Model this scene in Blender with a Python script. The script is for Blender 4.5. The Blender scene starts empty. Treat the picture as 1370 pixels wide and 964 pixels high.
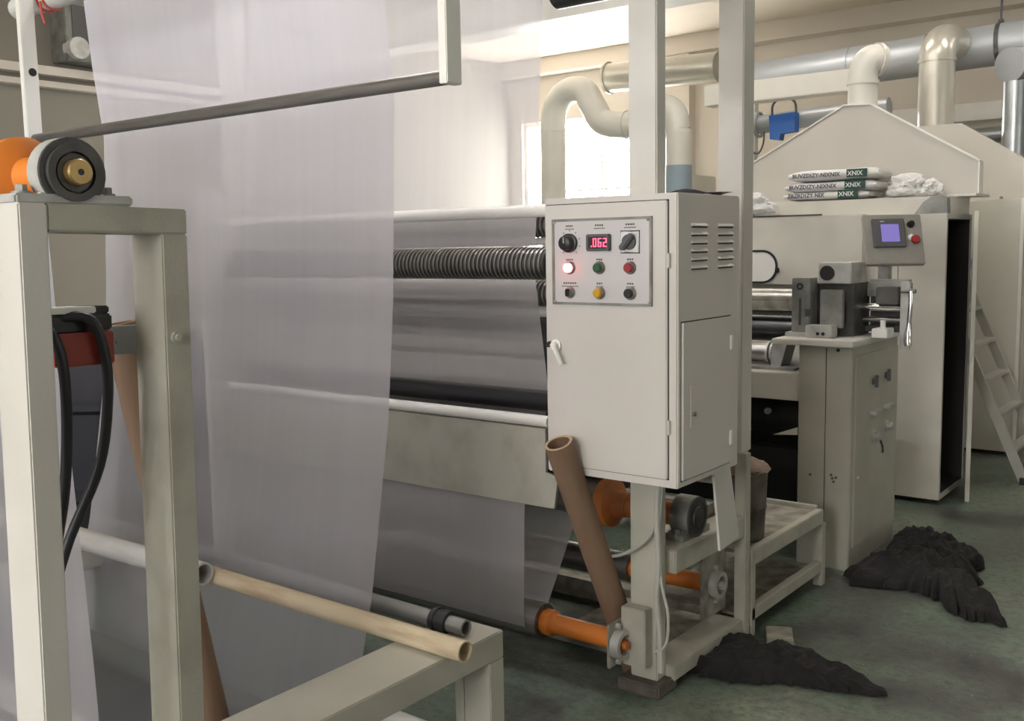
import bpy, bmesh, math, random
from mathutils import Vector, Matrix, noise
random.seed(7)
R = math.radians
scene = bpy.context.scene
COL = scene.collection

# ------------------------------------------------------------------ camera
YAW, PITCH, ROLL, FPX, CAMZ = R(37.8), R(6.45), R(-1.0), 1350.0, 1.5
fw = Vector((-math.sin(YAW)*math.cos(PITCH), math.cos(YAW)*math.cos(PITCH), -math.sin(PITCH)))
rt = Vector((math.cos(YAW), math.sin(YAW), 0)); up = rt.cross(fw)
rt, up = rt*math.cos(ROLL)+up*math.sin(ROLL), up*math.cos(ROLL)-rt*math.sin(ROLL)
cd = bpy.data.cameras.new('camera'); cam = bpy.data.objects.new('camera', cd); COL.objects.link(cam)
cd.sensor_fit = 'HORIZONTAL'; cd.sensor_width = 36; cd.lens = 36*FPX/1370; cd.clip_start = .05
M = Matrix((rt, up, -fw)).transposed().to_4x4(); M.translation = (0, 0, CAMZ)
cam.matrix_world = M
scene.camera = cam

# ------------------------------------------------------------------ world, light, exposure
w = bpy.data.worlds.new('world'); scene.world = w; w.use_nodes = True
w.node_tree.nodes['Background'].inputs[0].default_value = (.75, .85, 1, 1)
w.node_tree.nodes['Background'].inputs[1].default_value = .5
vs = scene.view_settings
vs.view_transform = 'Standard'; vs.look = 'None'; vs.gamma = 1; vs.use_curve_mapping = False
vs.exposure = 0.88
WIN_BACK, WIN_FRONT, FILL_RIGHT, FILL_LAMP = 18.0, 7.6, 1.0, 46.0      # daylight in the back and front panes, added right-hand fill panes and fill tubes

# ------------------------------------------------------------------ materials
MATS = {}
def mat(name, col, rough=.5, metal=0, col2=None, scale=6, amt=.5, bump=0, bscale=60, stretch=None, emit=None, estr=1, lo=.35, hi=.7, spec=.5, rough2=None, detail=6):
    m = bpy.data.materials.new(name); m.use_nodes = True; MATS[name] = m
    n = m.node_tree.nodes; L = m.node_tree.links; b = n['Principled BSDF']
    b.inputs['Base Color'].default_value = (*col, 1); b.inputs['Roughness'].default_value = rough
    b.inputs['Metallic'].default_value = metal; b.inputs['Specular IOR Level'].default_value = spec
    if col2 or bump or rough2 is not None:
        tc = n.new('ShaderNodeTexCoord'); mp = n.new('ShaderNodeMapping'); L.new(tc.outputs['Object'], mp.inputs[0])
        if stretch: mp.inputs['Scale'].default_value = stretch
    if col2 or rough2 is not None:
        t = n.new('ShaderNodeTexNoise'); t.inputs['Scale'].default_value = scale; t.inputs['Detail'].default_value = detail
        L.new(mp.outputs[0], t.inputs['Vector'])
        r = n.new('ShaderNodeMapRange'); r.inputs[1].default_value = lo; r.inputs[2].default_value = hi; r.inputs[4].default_value = amt
        L.new(t.outputs['Fac'], r.inputs[0])
        if col2:
            x = n.new('ShaderNodeMix'); x.data_type = 'RGBA'; L.new(r.outputs[0], x.inputs[0])
            x.inputs[6].default_value = (*col, 1); x.inputs[7].default_value = (*col2, 1)
            L.new(x.outputs[2], b.inputs['Base Color'])
        if rough2 is not None:
            q = n.new('ShaderNodeMapRange'); q.inputs[1].default_value = lo; q.inputs[2].default_value = hi
            q.inputs[3].default_value = rough; q.inputs[4].default_value = rough2
            L.new(t.outputs['Fac'], q.inputs[0]); L.new(q.outputs[0], b.inputs['Roughness'])
    if bump:
        t2 = n.new('ShaderNodeTexNoise'); t2.inputs['Scale'].default_value = bscale; t2.inputs['Detail'].default_value = 4
        L.new(mp.outputs[0], t2.inputs['Vector'])
        bp = n.new('ShaderNodeBump'); bp.inputs['Strength'].default_value = bump; bp.inputs['Distance'].default_value = .01
        L.new(t2.outputs['Fac'], bp.inputs['Height']); L.new(bp.outputs[0], b.inputs['Normal'])
    if emit:
        b.inputs['Emission Color'].default_value = (*emit, 1); b.inputs['Emission Strength'].default_value = estr
    return m

mat('paint', (.64, .62, .58), .42, col2=(.53, .51, .46), scale=3, amt=.6, bump=.05, bscale=90)
mat('paint_grey_dim', (.47, .46, .395), .45, col2=(.38, .365, .30), scale=5, amt=.7, bump=.06, bscale=110)  # paint darkened to put the dim light low down into the colour
mat('paint_worn_dim', (.44, .43, .365), .5, col2=(.27, .25, .20), scale=9, amt=.6, bump=.08, bscale=120, lo=.45, hi=.75)  # wear and dirt, plus extra darkening that imitates dim light low down
mat('paint_cabinet', (.66, .625, .585), .38, col2=(.61, .575, .53), scale=2, amt=.6, bump=.02, bscale=150)
mat('paint_oven', (.66, .64, .57), .35, col2=(.42, .40, .35), scale=1.3, amt=.7, lo=.45, hi=.62, detail=3)
mat('paint_hood', (.56, .53, .48), .4, col2=(.48, .46, .41), scale=2.2, amt=.7)
mat('paint_dirty', (.38, .36, .30), .65, col2=(.13, .12, .10), scale=14, amt=.9, bump=.25, bscale=60)
mat('seam', (.05, .05, .045), .7)
mat('white_paint', (.86, .85, .81), .4, col2=(.76, .745, .70), scale=4, amt=.6)
mat('steel', (.42, .41, .39), .32, .9, col2=(.25, .24, .23), scale=10, amt=.7)
mat('dark_steel', (.11, .11, .11), .38, .8, col2=(.05, .05, .05), scale=8, amt=.7)
mat('bar_steel', (.19, .18, .17), .4, .75, col2=(.32, .30, .28), scale=5, amt=.6, stretch=(1, 12, 12))
mat('thread_steel', (.30, .28, .26), .3, .85, col2=(.18, .17, .16), scale=10)
mat('switch_plate', (.80, .80, .79), .3, .2)
mat('chrome', (.75, .75, .75), .12, 1)
mat('galvanised', (.52, .55, .57), .3, .85, col2=(.38, .41, .43), scale=12, amt=.6)
mat('cast_iron', (.07, .07, .07), .5, .5, col2=(.16, .15, .14), scale=12, amt=.6, bump=.2, bscale=80)
mat('cast_grey', (.32, .32, .30), .5, .3, col2=(.12, .12, .11), scale=10, amt=.8, bump=.15, bscale=70)
mat('cast_white', (.55, .55, .52), .45, .2, col2=(.25, .25, .23), scale=12, amt=.7, bump=.1)
mat('brass', (.42, .29, .12), .35, .8, col2=(.25, .16, .07), scale=20, amt=.6)
mat('orange', (.72, .22, .03), .4, col2=(.50, .14, .02), scale=6, amt=.6)
mat('orange_dirty', (.50, .15, .025), .5, col2=(.18, .07, .03), scale=8, amt=.7)
mat('black_rubber', (.015, .015, .018), .42, col2=(.03, .03, .033), scale=4)
mat('black', (.012, .012, .012), .4)
mat('grey_plastic', (.10, .10, .105), .45)
mat('cardboard', (.235, .15, .095), .8, col2=(.17, .105, .065), scale=5, amt=.7, bump=.05, stretch=(1, 1, .2))
mat('cardboard_edge', (.42, .29, .19), .85)
mat('core_board', (.62, .52, .36), .6, col2=(.30, .20, .11), scale=3.2, amt=.8, stretch=(1, 6, 6), lo=.5, hi=.75)
mat('pvc', (.68, .68, .65), .45, col2=(.40, .39, .36), scale=4, amt=.7, stretch=(.6, 4, 4))
mat('grey_pipe', (.20, .20, .19), .45, .4, col2=(.34, .34, .32), scale=6, amt=.6, stretch=(.5, 5, 5))
mat('red_paint', (.34, .045, .03), .5, col2=(.24, .03, .02), scale=9)
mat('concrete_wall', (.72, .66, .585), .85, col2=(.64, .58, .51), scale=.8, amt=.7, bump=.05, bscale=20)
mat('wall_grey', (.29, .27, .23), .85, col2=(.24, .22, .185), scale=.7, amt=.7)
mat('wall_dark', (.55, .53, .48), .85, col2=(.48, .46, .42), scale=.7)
mat('ceiling', (.74, .66, .55), .9, col2=(.64, .56, .46), scale=.5, amt=.7)
mat('drum_blue', (.010, .010, .018), .6, col2=(.018, .018, .028), scale=3)
mat('duct_white', (.72, .70, .64), .4, col2=(.62, .60, .54), scale=3, amt=.6)
mat('duct_foil', (.58, .56, .49), .28, .45, col2=(.48, .46, .40), scale=5, amt=.6)
mat('duct_grey', (.42, .44, .45), .4, .35, col2=(.34, .36, .37), scale=3, amt=.6)
mat('plastic_bag', (.75, .74, .72), .35, col2=(.62, .61, .60), scale=6, amt=.6)
mat('print_blue', (.05, .05, .10), .5)
mat('print_green', (.015, .065, .05), .5)
mat('cloth', (.009, .008, .008), .95, col2=(.02, .018, .018), scale=25, amt=.7, bump=.5, bscale=140)
mat('rust', (.15, .125, .105), .85, col2=(.05, .043, .038), scale=12, amt=.9, bump=.4, bscale=60)
mat('residue', (.22, .16, .12), .9, col2=(.09, .07, .06), scale=16, bump=.5, bscale=50)
mat('blue_box', (.02, .10, .35), .4)
mat('label_ink', (.10, .09, .09), .6)
mat('panel_alu', (.62, .59, .59), .45, .15, col2=(.58, .55, .55), scale=3)
mat('hmi_steel', (.36, .345, .315), .45, .25, col2=(.27, .255, .23), scale=6, amt=.7)
mat('screen', (.05, .04, .12), .3, emit=(.26, .21, .58), estr=.42)
mat('led', (.3, .02, .03), .3, emit=(1, .05, .10), estr=3.2)
mat('pilot', (.6, .05, .05), .3, emit=(1, .13, .12), estr=5)
mat('btn_green', (.02, .09, .035), .35); mat('btn_red', (.30, .03, .035), .35); mat('btn_yellow', (.62, .33, .015), .35)
mat('wire_grey', (.42, .41, .37), .5); mat('string_red', (.5, .08, .06), .7)
mat('daylight_back', (.8, .8, .8), .5, emit=(1, .99, .97), estr=WIN_BACK)
mat('daylight_front', (.8, .8, .8), .5, emit=(1, .985, .96), estr=WIN_FRONT)
mat('fill_pane_right', (.8, .8, .8), .5, emit=(.97, 1, .97), estr=FILL_RIGHT)  # glow of the added right-hand fill panes
mat('fill_tube_strong', (.9, .9, .9), .4, emit=(.97, .96, 1), estr=FILL_LAMP*2.4)  # added single tube, boosted to brighten the top of the film
mat('fill_tube', (.9, .9, .9), .4, emit=(1, .96, .91), estr=FILL_LAMP)
mat('interior_dark', (.035, .03, .03), .8)
mat('sleeve', (.30, .38, .44), .4)
mat('aluminium', (.50, .49, .45), .4, .6, col2=(.38, .37, .34), scale=7, amt=.6)

def floor_mat():
    m = bpy.data.materials.new('floor_paint'); m.use_nodes = True; MATS['floor'] = m
    n = m.node_tree.nodes; L = m.node_tree.links; b = n['Principled BSDF']
    tc = n.new('ShaderNodeTexCoord')
    def ns(scale, det, ro=.6):
        t = n.new('ShaderNodeTexNoise'); t.inputs['Scale'].default_value = scale; t.inputs['Detail'].default_value = det; t.inputs['Roughness'].default_value = ro
        L.new(tc.outputs['Object'], t.inputs['Vector']); return t
    def ramp(src, pts):
        r = n.new('ShaderNodeValToRGB'); L.new(src, r.inputs[0]); e = r.color_ramp.elements
        e[0].position, e[0].color = pts[0][0], (*pts[0][1], 1); e[1].position, e[1].color = pts[-1][0], (*pts[-1][1], 1)
        for p, c in pts[1:-1]:
            q = e.new(p); q.color = (*c, 1)
        return r
    a = ns(1.25, 10, .62)
    r1 = ramp(a.outputs['Fac'], [(.32, (.03, .032, .03)), (.44, (.085, .092, .08)), (.52, (.115, .16, .118)), (.58, (.13, .145, .112)), (.70, (.23, .27, .20))])
    s = ns(24, 12, .8)
    r2 = ramp(s.outputs['Fac'], [(.36, (.30, .30, .30)), (.52, (1, 1, 1)), (.66, (1.25, 1.3, 1.2)), (.74, (2.2, 2.2, 2.1))])
    k = ns(70, 2, .5)
    r3 = ramp(k.outputs['Fac'], [(.70, (0, 0, 0)), (.76, (1, 1, 1))])
    x = n.new('ShaderNodeMix'); x.data_type = 'RGBA'; x.blend_type = 'MULTIPLY'; x.inputs[0].default_value = .85
    L.new(r1.outputs[0], x.inputs[6]); L.new(r2.outputs[0], x.inputs[7]); x2 = n.new('ShaderNodeMix'); x2.data_type = 'RGBA'; L.new(r3.outputs[0], x2.inputs[0]); L.new(x.outputs[2], x2.inputs[6]); x2.inputs[7].default_value = (.36, .38, .33, 1)
    L.new(x2.outputs[2], b.inputs['Base Color'])
    q = n.new('ShaderNodeMapRange'); q.inputs[1].default_value = .35; q.inputs[2].default_value = .7; q.inputs[3].default_value = .28; q.inputs[4].default_value = .62
    L.new(a.outputs['Fac'], q.inputs[0]); L.new(q.outputs[0], b.inputs['Roughness'])
    bp = n.new('ShaderNodeBump'); bp.inputs['Strength'].default_value = .12; bp.inputs['Distance'].default_value = .01
    L.new(s.outputs['Fac'], bp.inputs['Height']); L.new(bp.outputs[0], b.inputs['Normal'])
floor_mat()

def film_mat(name, clear, transl, tint):
    m = bpy.data.materials.new(name); m.use_nodes = True; MATS[name] = m
    n = m.node_tree.nodes; L = m.node_tree.links
    n.remove(n['Principled BSDF']); out = n['Material Output']
    tc = n.new('ShaderNodeTexCoord'); mp = n.new('ShaderNodeMapping'); mp.inputs['Scale'].default_value = (26, .6, .6)
    L.new(tc.outputs['Object'], mp.inputs[0])
    t = n.new('ShaderNodeTexNoise'); t.inputs['Scale'].default_value = 1.0; t.inputs['Detail'].default_value = 5; L.new(mp.outputs[0], t.inputs['Vector'])
    rr = n.new('ShaderNodeMapRange'); rr.inputs[1].default_value = .3; rr.inputs[2].default_value = .7
    rr.inputs[3].default_value = clear+.015; rr.inputs[4].default_value = clear-.015; L.new(t.outputs['Fac'], rr.inputs[0])
    tr = n.new('ShaderNodeBsdfTransparent'); tr.inputs[0].default_value = (.95, .95, .96, 1)
    tl = n.new('ShaderNodeBsdfTranslucent'); tl.inputs[0].default_value = (*tint, 1)
    df = n.new('ShaderNodeBsdfDiffuse'); df.inputs[0].default_value = (*tint, 1)
    gl = n.new('ShaderNodeBsdfGlossy'); gl.inputs['Roughness'].default_value = .28; gl.inputs[0].default_value = (.9, .9, .92, 1)
    a = n.new('ShaderNodeMixShader'); a.inputs[0].default_value = transl; L.new(df.outputs[0], a.inputs[1]); L.new(tl.outputs[0], a.inputs[2])
    b = n.new('ShaderNodeMixShader'); L.new(rr.outputs[0], b.inputs[0]); L.new(a.outputs[0], b.inputs[1]); L.new(tr.outputs[0], b.inputs[2])
    c = n.new('ShaderNodeMixShader'); c.inputs[0].default_value = .06; L.new(b.outputs[0], c.inputs[1]); L.new(gl.outputs[0], c.inputs[2])
    L.new(c.outputs[0], out.inputs['Surface'])
film_mat('film', .33, .82, (.78, .77, .84))
film_mat('film_rear', .27, .75, (.78, .765, .79))

# ------------------------------------------------------------------ mesh helpers
class MB:
    def __init__(s): s.bm = bmesh.new()
    def box(s, x0, x1, y0, y1, z0, z1, bev=0.0):
        bm = bmesh.new() if bev else s.bm
        vs = [bm.verts.new((x, y, z)) for x in (x0, x1) for y in (y0, y1) for z in (z0, z1)]
        for f in ((0,1,3,2),(4,6,7,5),(0,4,5,1),(2,3,7,6),(0,2,6,4),(1,5,7,3)): bm.faces.new([vs[i] for i in f])
        if bev:
            bmesh.ops.bevel(bm, geom=bm.edges[:], offset=bev, segments=2, affect='EDGES', clamp_overlap=True)
            s.merge(bm)
        return s
    def merge(s, bm, mtx=None):
        me = bpy.data.meshes.new('tmp'); bm.to_mesh(me); bm.free()
        if mtx is not None: me.transform(mtx)
        s.bm.from_mesh(me); bpy.data.meshes.remove(me)
    def add(s, other, mtx): s.merge(other.bm, mtx); return s
    def ring(s, c, u, v, r, seg): return [s.bm.verts.new(c+u*(r*math.cos(a))+v*(r*math.sin(a))) for a in (2*math.pi*i/seg for i in range(seg))]
    def frame(s, d):
        d = d.normalized(); u = d.orthogonal().normalized(); return u, d.cross(u)
    def bridge(s, a, b):
        k = len(a)
        for i in range(k): s.bm.faces.new((a[i], a[(i+1) % k], b[(i+1) % k], b[i]))
    def cyl(s, p0, p1, r, seg=24, r2=None):
        p0, p1 = Vector(p0), Vector(p1); u, v = s.frame(p1-p0)
        a = s.ring(p0, u, v, r, seg); b = s.ring(p1, u, v, r if r2 is None else r2, seg)
        s.bridge(a, b); s.bm.faces.new(a[::-1]); s.bm.faces.new(b); return s
    def lathe(s, p0, d, prof, seg=28):            # prof: (distance along d, radius)
        p0 = Vector(p0); d = Vector(d).normalized(); u, v = s.frame(d); last = None
        for t, r in prof:
            c = s.ring(p0+d*t, u, v, max(r, 1e-4), seg)
            if last: s.bridge(last, c)
            else: s.bm.faces.new(c[::-1])
            last = c
        s.bm.faces.new(last); return s
    def tube(s, p0, p1, ro, ri, seg=28):
        p0, p1 = Vector(p0), Vector(p1); u, v = s.frame(p1-p0)
        a, b = s.ring(p0, u, v, ro, seg), s.ring(p1, u, v, ro, seg); c, d = s.ring(p0, u, v, ri, seg), s.ring(p1, u, v, ri, seg)
        s.bridge(a, b); s.bridge(d, c); s.bridge(c, a); s.bridge(b, d); return s
    def sweep(s, pts, r, seg=10, closed=False, sub=6):
        pts = [Vector(p) for p in pts]; P = []
        if sub > 1:
            n = len(pts)
            for i in range(n if closed else n-1):
                g = lambda k: pts[k % n] if closed else pts[min(max(k, 0), n-1)]
                a, b, c, d = g(i-1), g(i), g(i+1), g(i+2)
                for j in range(sub):
                    t = j/sub
                    P.append(.5*((2*b)+(c-a)*t+(2*a-5*b+4*c-d)*t*t+(3*b-a-3*c+d)*t**3))
            if not closed: P.append(pts[-1])
        else: P = pts
        n = len(P); last = None; first = None; u = None
        rr = r if callable(r) else (lambda t: r)
        for i, p in enumerate(P):
            d = (P[(i+1) % n]-P[i-1]) if closed else (P[min(i+1, n-1)]-P[max(i-1, 0)])
            if d.length < 1e-9: continue
            d.normalize()
            if u is None: u = d.orthogonal().normalized()
            else: u = (u-d*u.dot(d)).normalized()
            c = s.ring(p, u, d.cross(u), rr(i/(n-1)), seg)
            if last: s.bridge(last, c)
            else: first = c
            last = c
        if closed: s.bridge(last, first)
        else: s.bm.faces.new(first[::-1]); s.bm.faces.new(last)
        return s
    def prism(s, poly, axis, a0, a1):             # poly in the two other axes, in xyz order
        def P(q, a): return {'x': (a, q[0], q[1]), 'y': (q[0], a, q[1]), 'z': (q[0], q[1], a)}[axis]
        A = [s.bm.verts.new(P(q, a0)) for q in poly]; B = [s.bm.verts.new(P(q, a1)) for q in poly]
        s.bridge(A, B); s.bm.faces.new(A[::-1]); s.bm.faces.new(B); return s
    def loft(s, loops, cap=True):
        last = None
        for lp in loops:
            c = [s.bm.verts.new(p) for p in lp]
            if last: s.bridge(last, c)
            elif cap: s.bm.faces.new(c[::-1])
            last = c
        if cap: s.bm.faces.new(last)
        return s
    def grid(s, fn, nu, nv):
        V = [[s.bm.verts.new(fn(i/nu, j/nv)) for j in range(nv+1)] for i in range(nu+1)]
        for i in range(nu):
            for j in range(nv): s.bm.faces.new((V[i][j], V[i+1][j], V[i+1][j+1], V[i][j+1]))
        return s
    def sphere(s, c, r, sx=1, sy=1, sz=1):
        bmesh.ops.create_uvsphere(s.bm, u_segments=20, v_segments=12, radius=r, matrix=Matrix.Translation(c) @ Matrix.Diagonal((sx, sy, sz, 1))); return s
    def build(s, name, material, parent=None, ang=38):
        bmesh.ops.recalc_face_normals(s.bm, faces=s.bm.faces[:])
        me = bpy.data.meshes.new(name); s.bm.to_mesh(me); s.bm.free()
        for p in me.polygons: p.use_smooth = True
        me.set_sharp_from_angle(angle=R(ang)); me.materials.append(MATS[material])
        o = bpy.data.objects.new(name, me); COL.objects.link(o)
        if parent is not None:
            o.parent = parent; off = Vector((0, 0, 0)); q = parent
            while q is not None: off += q.location; q = q.parent
            o.location = -off if parent.parent is None else Vector((0, 0, 0))
            if parent.parent is not None: o.location = -(parent.location+parent.parent.location)
        return o
def tag(o, label=None, cat=None, group=None, kind=None):
    for k, v in (('label', label), ('category', cat), ('group', group), ('kind', kind)):
        if v: o[k] = v
    return o
def thing(name, label, cat, loc, group=None):
    o = bpy.data.objects.new(name, None); COL.objects.link(o); o.location = loc; o.empty_display_size = .1
    return tag(o, label, cat, group)
def solo(name, mb, material, label, cat, group=None, kind=None, loc=None):
    """one-mesh thing, origin moved to its own base"""
    o = mb.build(name, material)
    me = o.data; n = len(me.vertices)
    lo = [min(v.co[i] for v in me.vertices) for i in range(3)]; hi = [max(v.co[i] for v in me.vertices) for i in range(3)]
    c = Vector(((lo[0]+hi[0])/2, (lo[1]+hi[1])/2, lo[2])); me.transform(Matrix.Translation(-c)); o.location = c
    return tag(o, label, cat, group, kind)
def struct(name, mb, material, parent=None):
    o = mb.build(name, material, parent)
    if parent is None: o['kind'] = 'structure'
    return o
def text_mb(body, size, mtx, extrude=.0004):
    cu = bpy.data.curves.new('t', 'FONT'); cu.body = body; cu.size = size; cu.extrude = extrude; cu.resolution_u = 2; cu.offset = .0007
    o = bpy.data.objects.new('t', cu); COL.objects.link(o); bpy.context.view_layer.update()
    me = bpy.data.meshes.new_from_object(o.evaluated_get(bpy.context.evaluated_depsgraph_get()))
    bpy.data.objects.remove(o); bpy.data.curves.remove(cu); me.transform(mtx)
    b = MB(); b.bm.from_mesh(me); bpy.data.meshes.remove(me); return b
def facing_front(x, y, z): return Matrix.Translation((x, y, z)) @ Matrix.Rotation(R(90), 4, 'X')     # text facing -y

# ------------------------------------------------------------------ room
X0, X1, Y0, Y1, ZC = -8.5, 5.5, -4.0, 11.0, 3.9
struct('floor', MB().box(X0-.2, X1+.2, Y0-.2, Y1+.2, -.1, 0), 'floor')
struct('ceiling', MB().box(X0-.2, X1+.2, Y0-.2, Y1+.2, ZC, ZC+.15), 'ceiling')
def wall_with_holes(name, axis, at, thick, a0, a1, holes, material):
    """wall across a0..a1 with rectangular openings (a, b, z0, z1), listed left to right"""
    m = MB(); cur = a0
    def bx(p, q, z0, z1):
        if q-p < 1e-4 or z1-z0 < 1e-4: return
        if axis == 'y': m.box(p, q, min(at, at+thick), max(at, at+thick), z0, z1)
        else: m.box(min(at, at+thick), max(at, at+thick), p, q, z0, z1)
    for a, b, z0, z1 in holes:
        bx(cur, a, 0, ZC); bx(a, b, 0, z0); bx(a, b, z1, ZC); cur = b
    bx(cur, a1, 0, ZC)
    return struct(name, m, material)
HB = [(-8.3, -6.45, 1.3, 3.12)]
wall_with_holes('wall_back', 'y', Y1, .2, X0, X1, HB, 'concrete_wall')
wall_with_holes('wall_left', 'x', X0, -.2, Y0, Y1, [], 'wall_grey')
HR = [(1.0, 3.0, 1.2, 3.2), (3.6, 5.6, 1.2, 3.2)]
wall_with_holes('wall_right', 'x', X1, .2, Y0, Y1, HR, 'wall_dark')
HF = [(-3.5, -1.75, 1.2, 3.4), (-1.45, .3, 1.2, 3.4)]
wall_with_holes('wall_front', 'y', Y0, -.2, X0, X1, HF, 'concrete_wall')
class WB(MB):
    def __init__(s, swap): super().__init__(); s.swap = swap
    def box(s, x0, x1, y0, y1, z0, z1, bev=0.0):
        return MB.box(s, y0, y1, x0, x1, z0, z1) if s.swap else MB.box(s, x0, x1, y0, y1, z0, z1)
def window(n, a, b, z0, z1, y, panemat, cols, rows, swap):
    f = WB(swap); t = .05
    f.box(a, a+t, y-.04, y+.04, z0, z1).box(b-t, b, y-.04, y+.04, z0, z1).box(a+t, b-t, y-.04, y+.04, z0, z0+t).box(a+t, b-t, y-.04, y+.04, z1-t, z1)
    fr = f.build('window_%d' % n, 'white_paint'); fr['kind'] = 'structure'
    for i in range(cols):
        for j in range(rows):
            w_, h_ = (b-a-2*t)/cols, (z1-z0-2*t)/rows
            px, pz = a+t+i*w_, z0+t+j*h_
            WB(swap).box(px+.012, px+w_-.012, y-.006, y+.006, pz+.012, pz+h_-.012).build('pane', panemat, fr)
        if i: WB(swap).box(a+t+i*w_-.012, a+t+i*w_+.012, y-.02, y+.02, z0+t, z1-t).build('mullion', 'white_paint', fr)
    for j in range(1, rows): WB(swap).box(a+t, b-t, y-.018, y+.018, z0+t+j*h_-.012, z0+t+j*h_+.012).build('mullion', 'white_paint', fr)
for i, h in enumerate(HB): window(1+i, *h, Y1+.1, 'daylight_back', 3, 2, False)
for i, h in enumerate(HF): window(2+i, *h, Y0-.1, 'daylight_front', 3, 2, False)
for i, h in enumerate(HR): window(4+i, *h, X1+.1, 'fill_pane_right', 3, 2, True)  # added unseen windows that brighten the sides facing right
# ceiling beams across the hall, and the ledge where the rear wall meets the ceiling
for i, yb in enumerate((7.8, 3.3, -1.2)):
    struct('trim_%d' % (i+1), MB().box(X0, X1, yb, yb+.34, 3.56, ZC), 'white_paint')
struct('trim_4', MB().box(X0, X1, Y1-.22, Y1, 3.70, ZC), 'concrete_wall')
struct('trim_5', MB().box(-6.1, -5.72, Y1-.16, Y1, 0, 3.70), 'concrete_wall')
struct('trim_6', MB().box(-4.3, X1, Y1-.12, Y1, 2.66, 2.83), 'white_paint')
# added ceiling fill lamps out of view, placed to light film, hoods and ducts
for lx, ly, where in ((-3.2, -1.9, 'far in front of the bearing stand'), (-1.3, 5.7, 'over the control column'), (-2.8, 2.48, 'between the two hanging films'), (-2.8, 4.3, 'over the rear of the rollers'), (-4.4, 4.3, 'over the far end of the rollers'), (-6.0, 5.4, 'over the far side of the hall'), (.3, 8.6, 'beside the second oven'), (-3.3, 7.3, 'over the nearer exhaust hood'), (-.9, 7.3, 'over the ladder')):
    t = thing('ceiling_fill_light', 'unseen white fill batten added on the ceiling '+where, 'lamp', (lx, ly, 3.78), 'added fill battens')
    MB().box(lx-.62, lx+.62, ly-.05, ly+.05, 3.82, 3.9, .008).build('housing', 'white_paint', t)
    for s in (-1, 1):
        MB().box(lx+s*.61-.012, lx+s*.61+.012, ly-.03, ly+.03, 3.76, 3.82).build('lamp_holder', 'white_paint', t)
    MB().cyl((lx-.595, ly, 3.785), (lx+.595, ly, 3.785), .016, 12).build('tube', 'fill_tube_strong' if 'between' in where else 'fill_tube', t)

# ------------------------------------------------------------------ plastic film
def interp(prof, t):
    L_ = [0]
    for a, b in zip(prof, prof[1:]): L_.append(L_[-1]+math.hypot(b[0]-a[0], b[1]-a[1]))
    d = t*L_[-1]
    for i in range(len(prof)-1):
        if d <= L_[i+1] or i == len(prof)-2:
            k = (d-L_[i])/(L_[i+1]-L_[i]); return (prof[i][0]+(prof[i+1][0]-prof[i][0])*k, prof[i][1]+(prof[i+1][1]-prof[i][1])*k)
def sheet(prof, xa, xb, nx, nz, amp=.003, f=1.6):
    m = MB()
    def fn(u, v):
        y, z = interp(prof, v); x = xa+(xb-xa)*u
        wv = amp*(noise.noise(Vector((x*f, z*.7, y*.3)))+.5*noise.noise(Vector((x*f*3, z*.5, 2))))
        return (x, y+wv, z)
    return m.grid(fn, nx, nz)
ff = thing('plastic_film', 'wide sheet of translucent white film hanging in front of the rollers', 'plastic film', (-2.8, 2.0, .05))
sheet([(2.06, 2.72), (2.10, 2.2), (2.13, 1.93), (2.10, 1.36), (2.065, 1.01), (1.975, .5), (1.915, .28), (1.88, .12)], -3.58, -2.06, 60, 70).build('film_sheet', 'film', ff, 80)
sheet([(1.88, .12), (1.84, .07), (1.5, .06), (1.16, .08), (1.10, .2), (1.09, .6), (1.065, 1.2), (1.052, 1.62)], -3.55, -2.0, 40, 60, .004).build('film_sheet', 'film', ff, 80)
fr_ = thing('plastic_film', 'second translucent film sheet running down behind the spiral roller to the floor roller', 'plastic film', (-2.8, 2.8, .13))
sheet([(2.86, 2.62), (2.86, 2.32), (2.805, 1.62), (2.792, 1.40), (2.868, .96)], -3.62, -2.06, 50, 60, .003).build('film_sheet', 'film_rear', fr_, 80)
sheet([(2.868, .96), (2.74, .70), (2.71, .60), (2.698, .22)], -3.62, -2.06, 40, 30, .003).build('film_sheet', 'film_rear', fr_, 80)
sheet([(2.698, .22), (2.705, .17), (2.73, .138), (2.765, .127), (2.80, .138), (2.828, .17), (2.84, .22), (2.99, .44), (3.05, .52)], -3.62, -2.06, 40, 30, .001).build('film_sheet', 'film_rear', fr_, 80)

# ------------------------------------------------------------------ laminating machine: frame, rollers, rails
mc = thing('film_coating_machine', 'cream steel roller machine frame with posts, rollers and apron carrying the control box', 'machine', (-2.6, 3.0, 0))
def P(name, mb, material, parent=None): return mb.build(name, material, parent if parent is not None else mc)
XL, XR = -3.66, -1.945
CAB = (-1.935, -1.45, 2.68, 3.10, .756, 1.650)
P('post', MB().box(-1.715, -1.612, 2.84, 2.90, .045, CAB[4]-.002, .004), 'paint_grey_dim')  # lower length in darkened paint, standing in for the dimmer light there
P('post', MB().box(-1.715, -1.612, 2.84, 2.90, CAB[5]+.002, 3.4, .004), 'paint')
P('post', MB().box(-1.692, -1.592, 3.43, 3.52, .72, 3.4, .004), 'paint')
P('post', MB().box(-1.616, -1.571, 3.43, 3.475, 0, .72, .003).box(-1.616, -1.604, 3.475, 3.52, 0, .72), 'paint_worn_dim')
P('foot_block', MB().box(-1.745, -1.585, 2.80, 2.93, 0, .045, .006), 'rust')
for yy in (2.84, 3.43): P('post', MB().box(-3.82, -3.72, yy, yy+.08, 0, 3.4, .004), 'paint')
P('crossbeam', MB().box(-3.72, -1.715, 2.95, 3.03, 2.9, 3.0, .004), 'paint')
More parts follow.
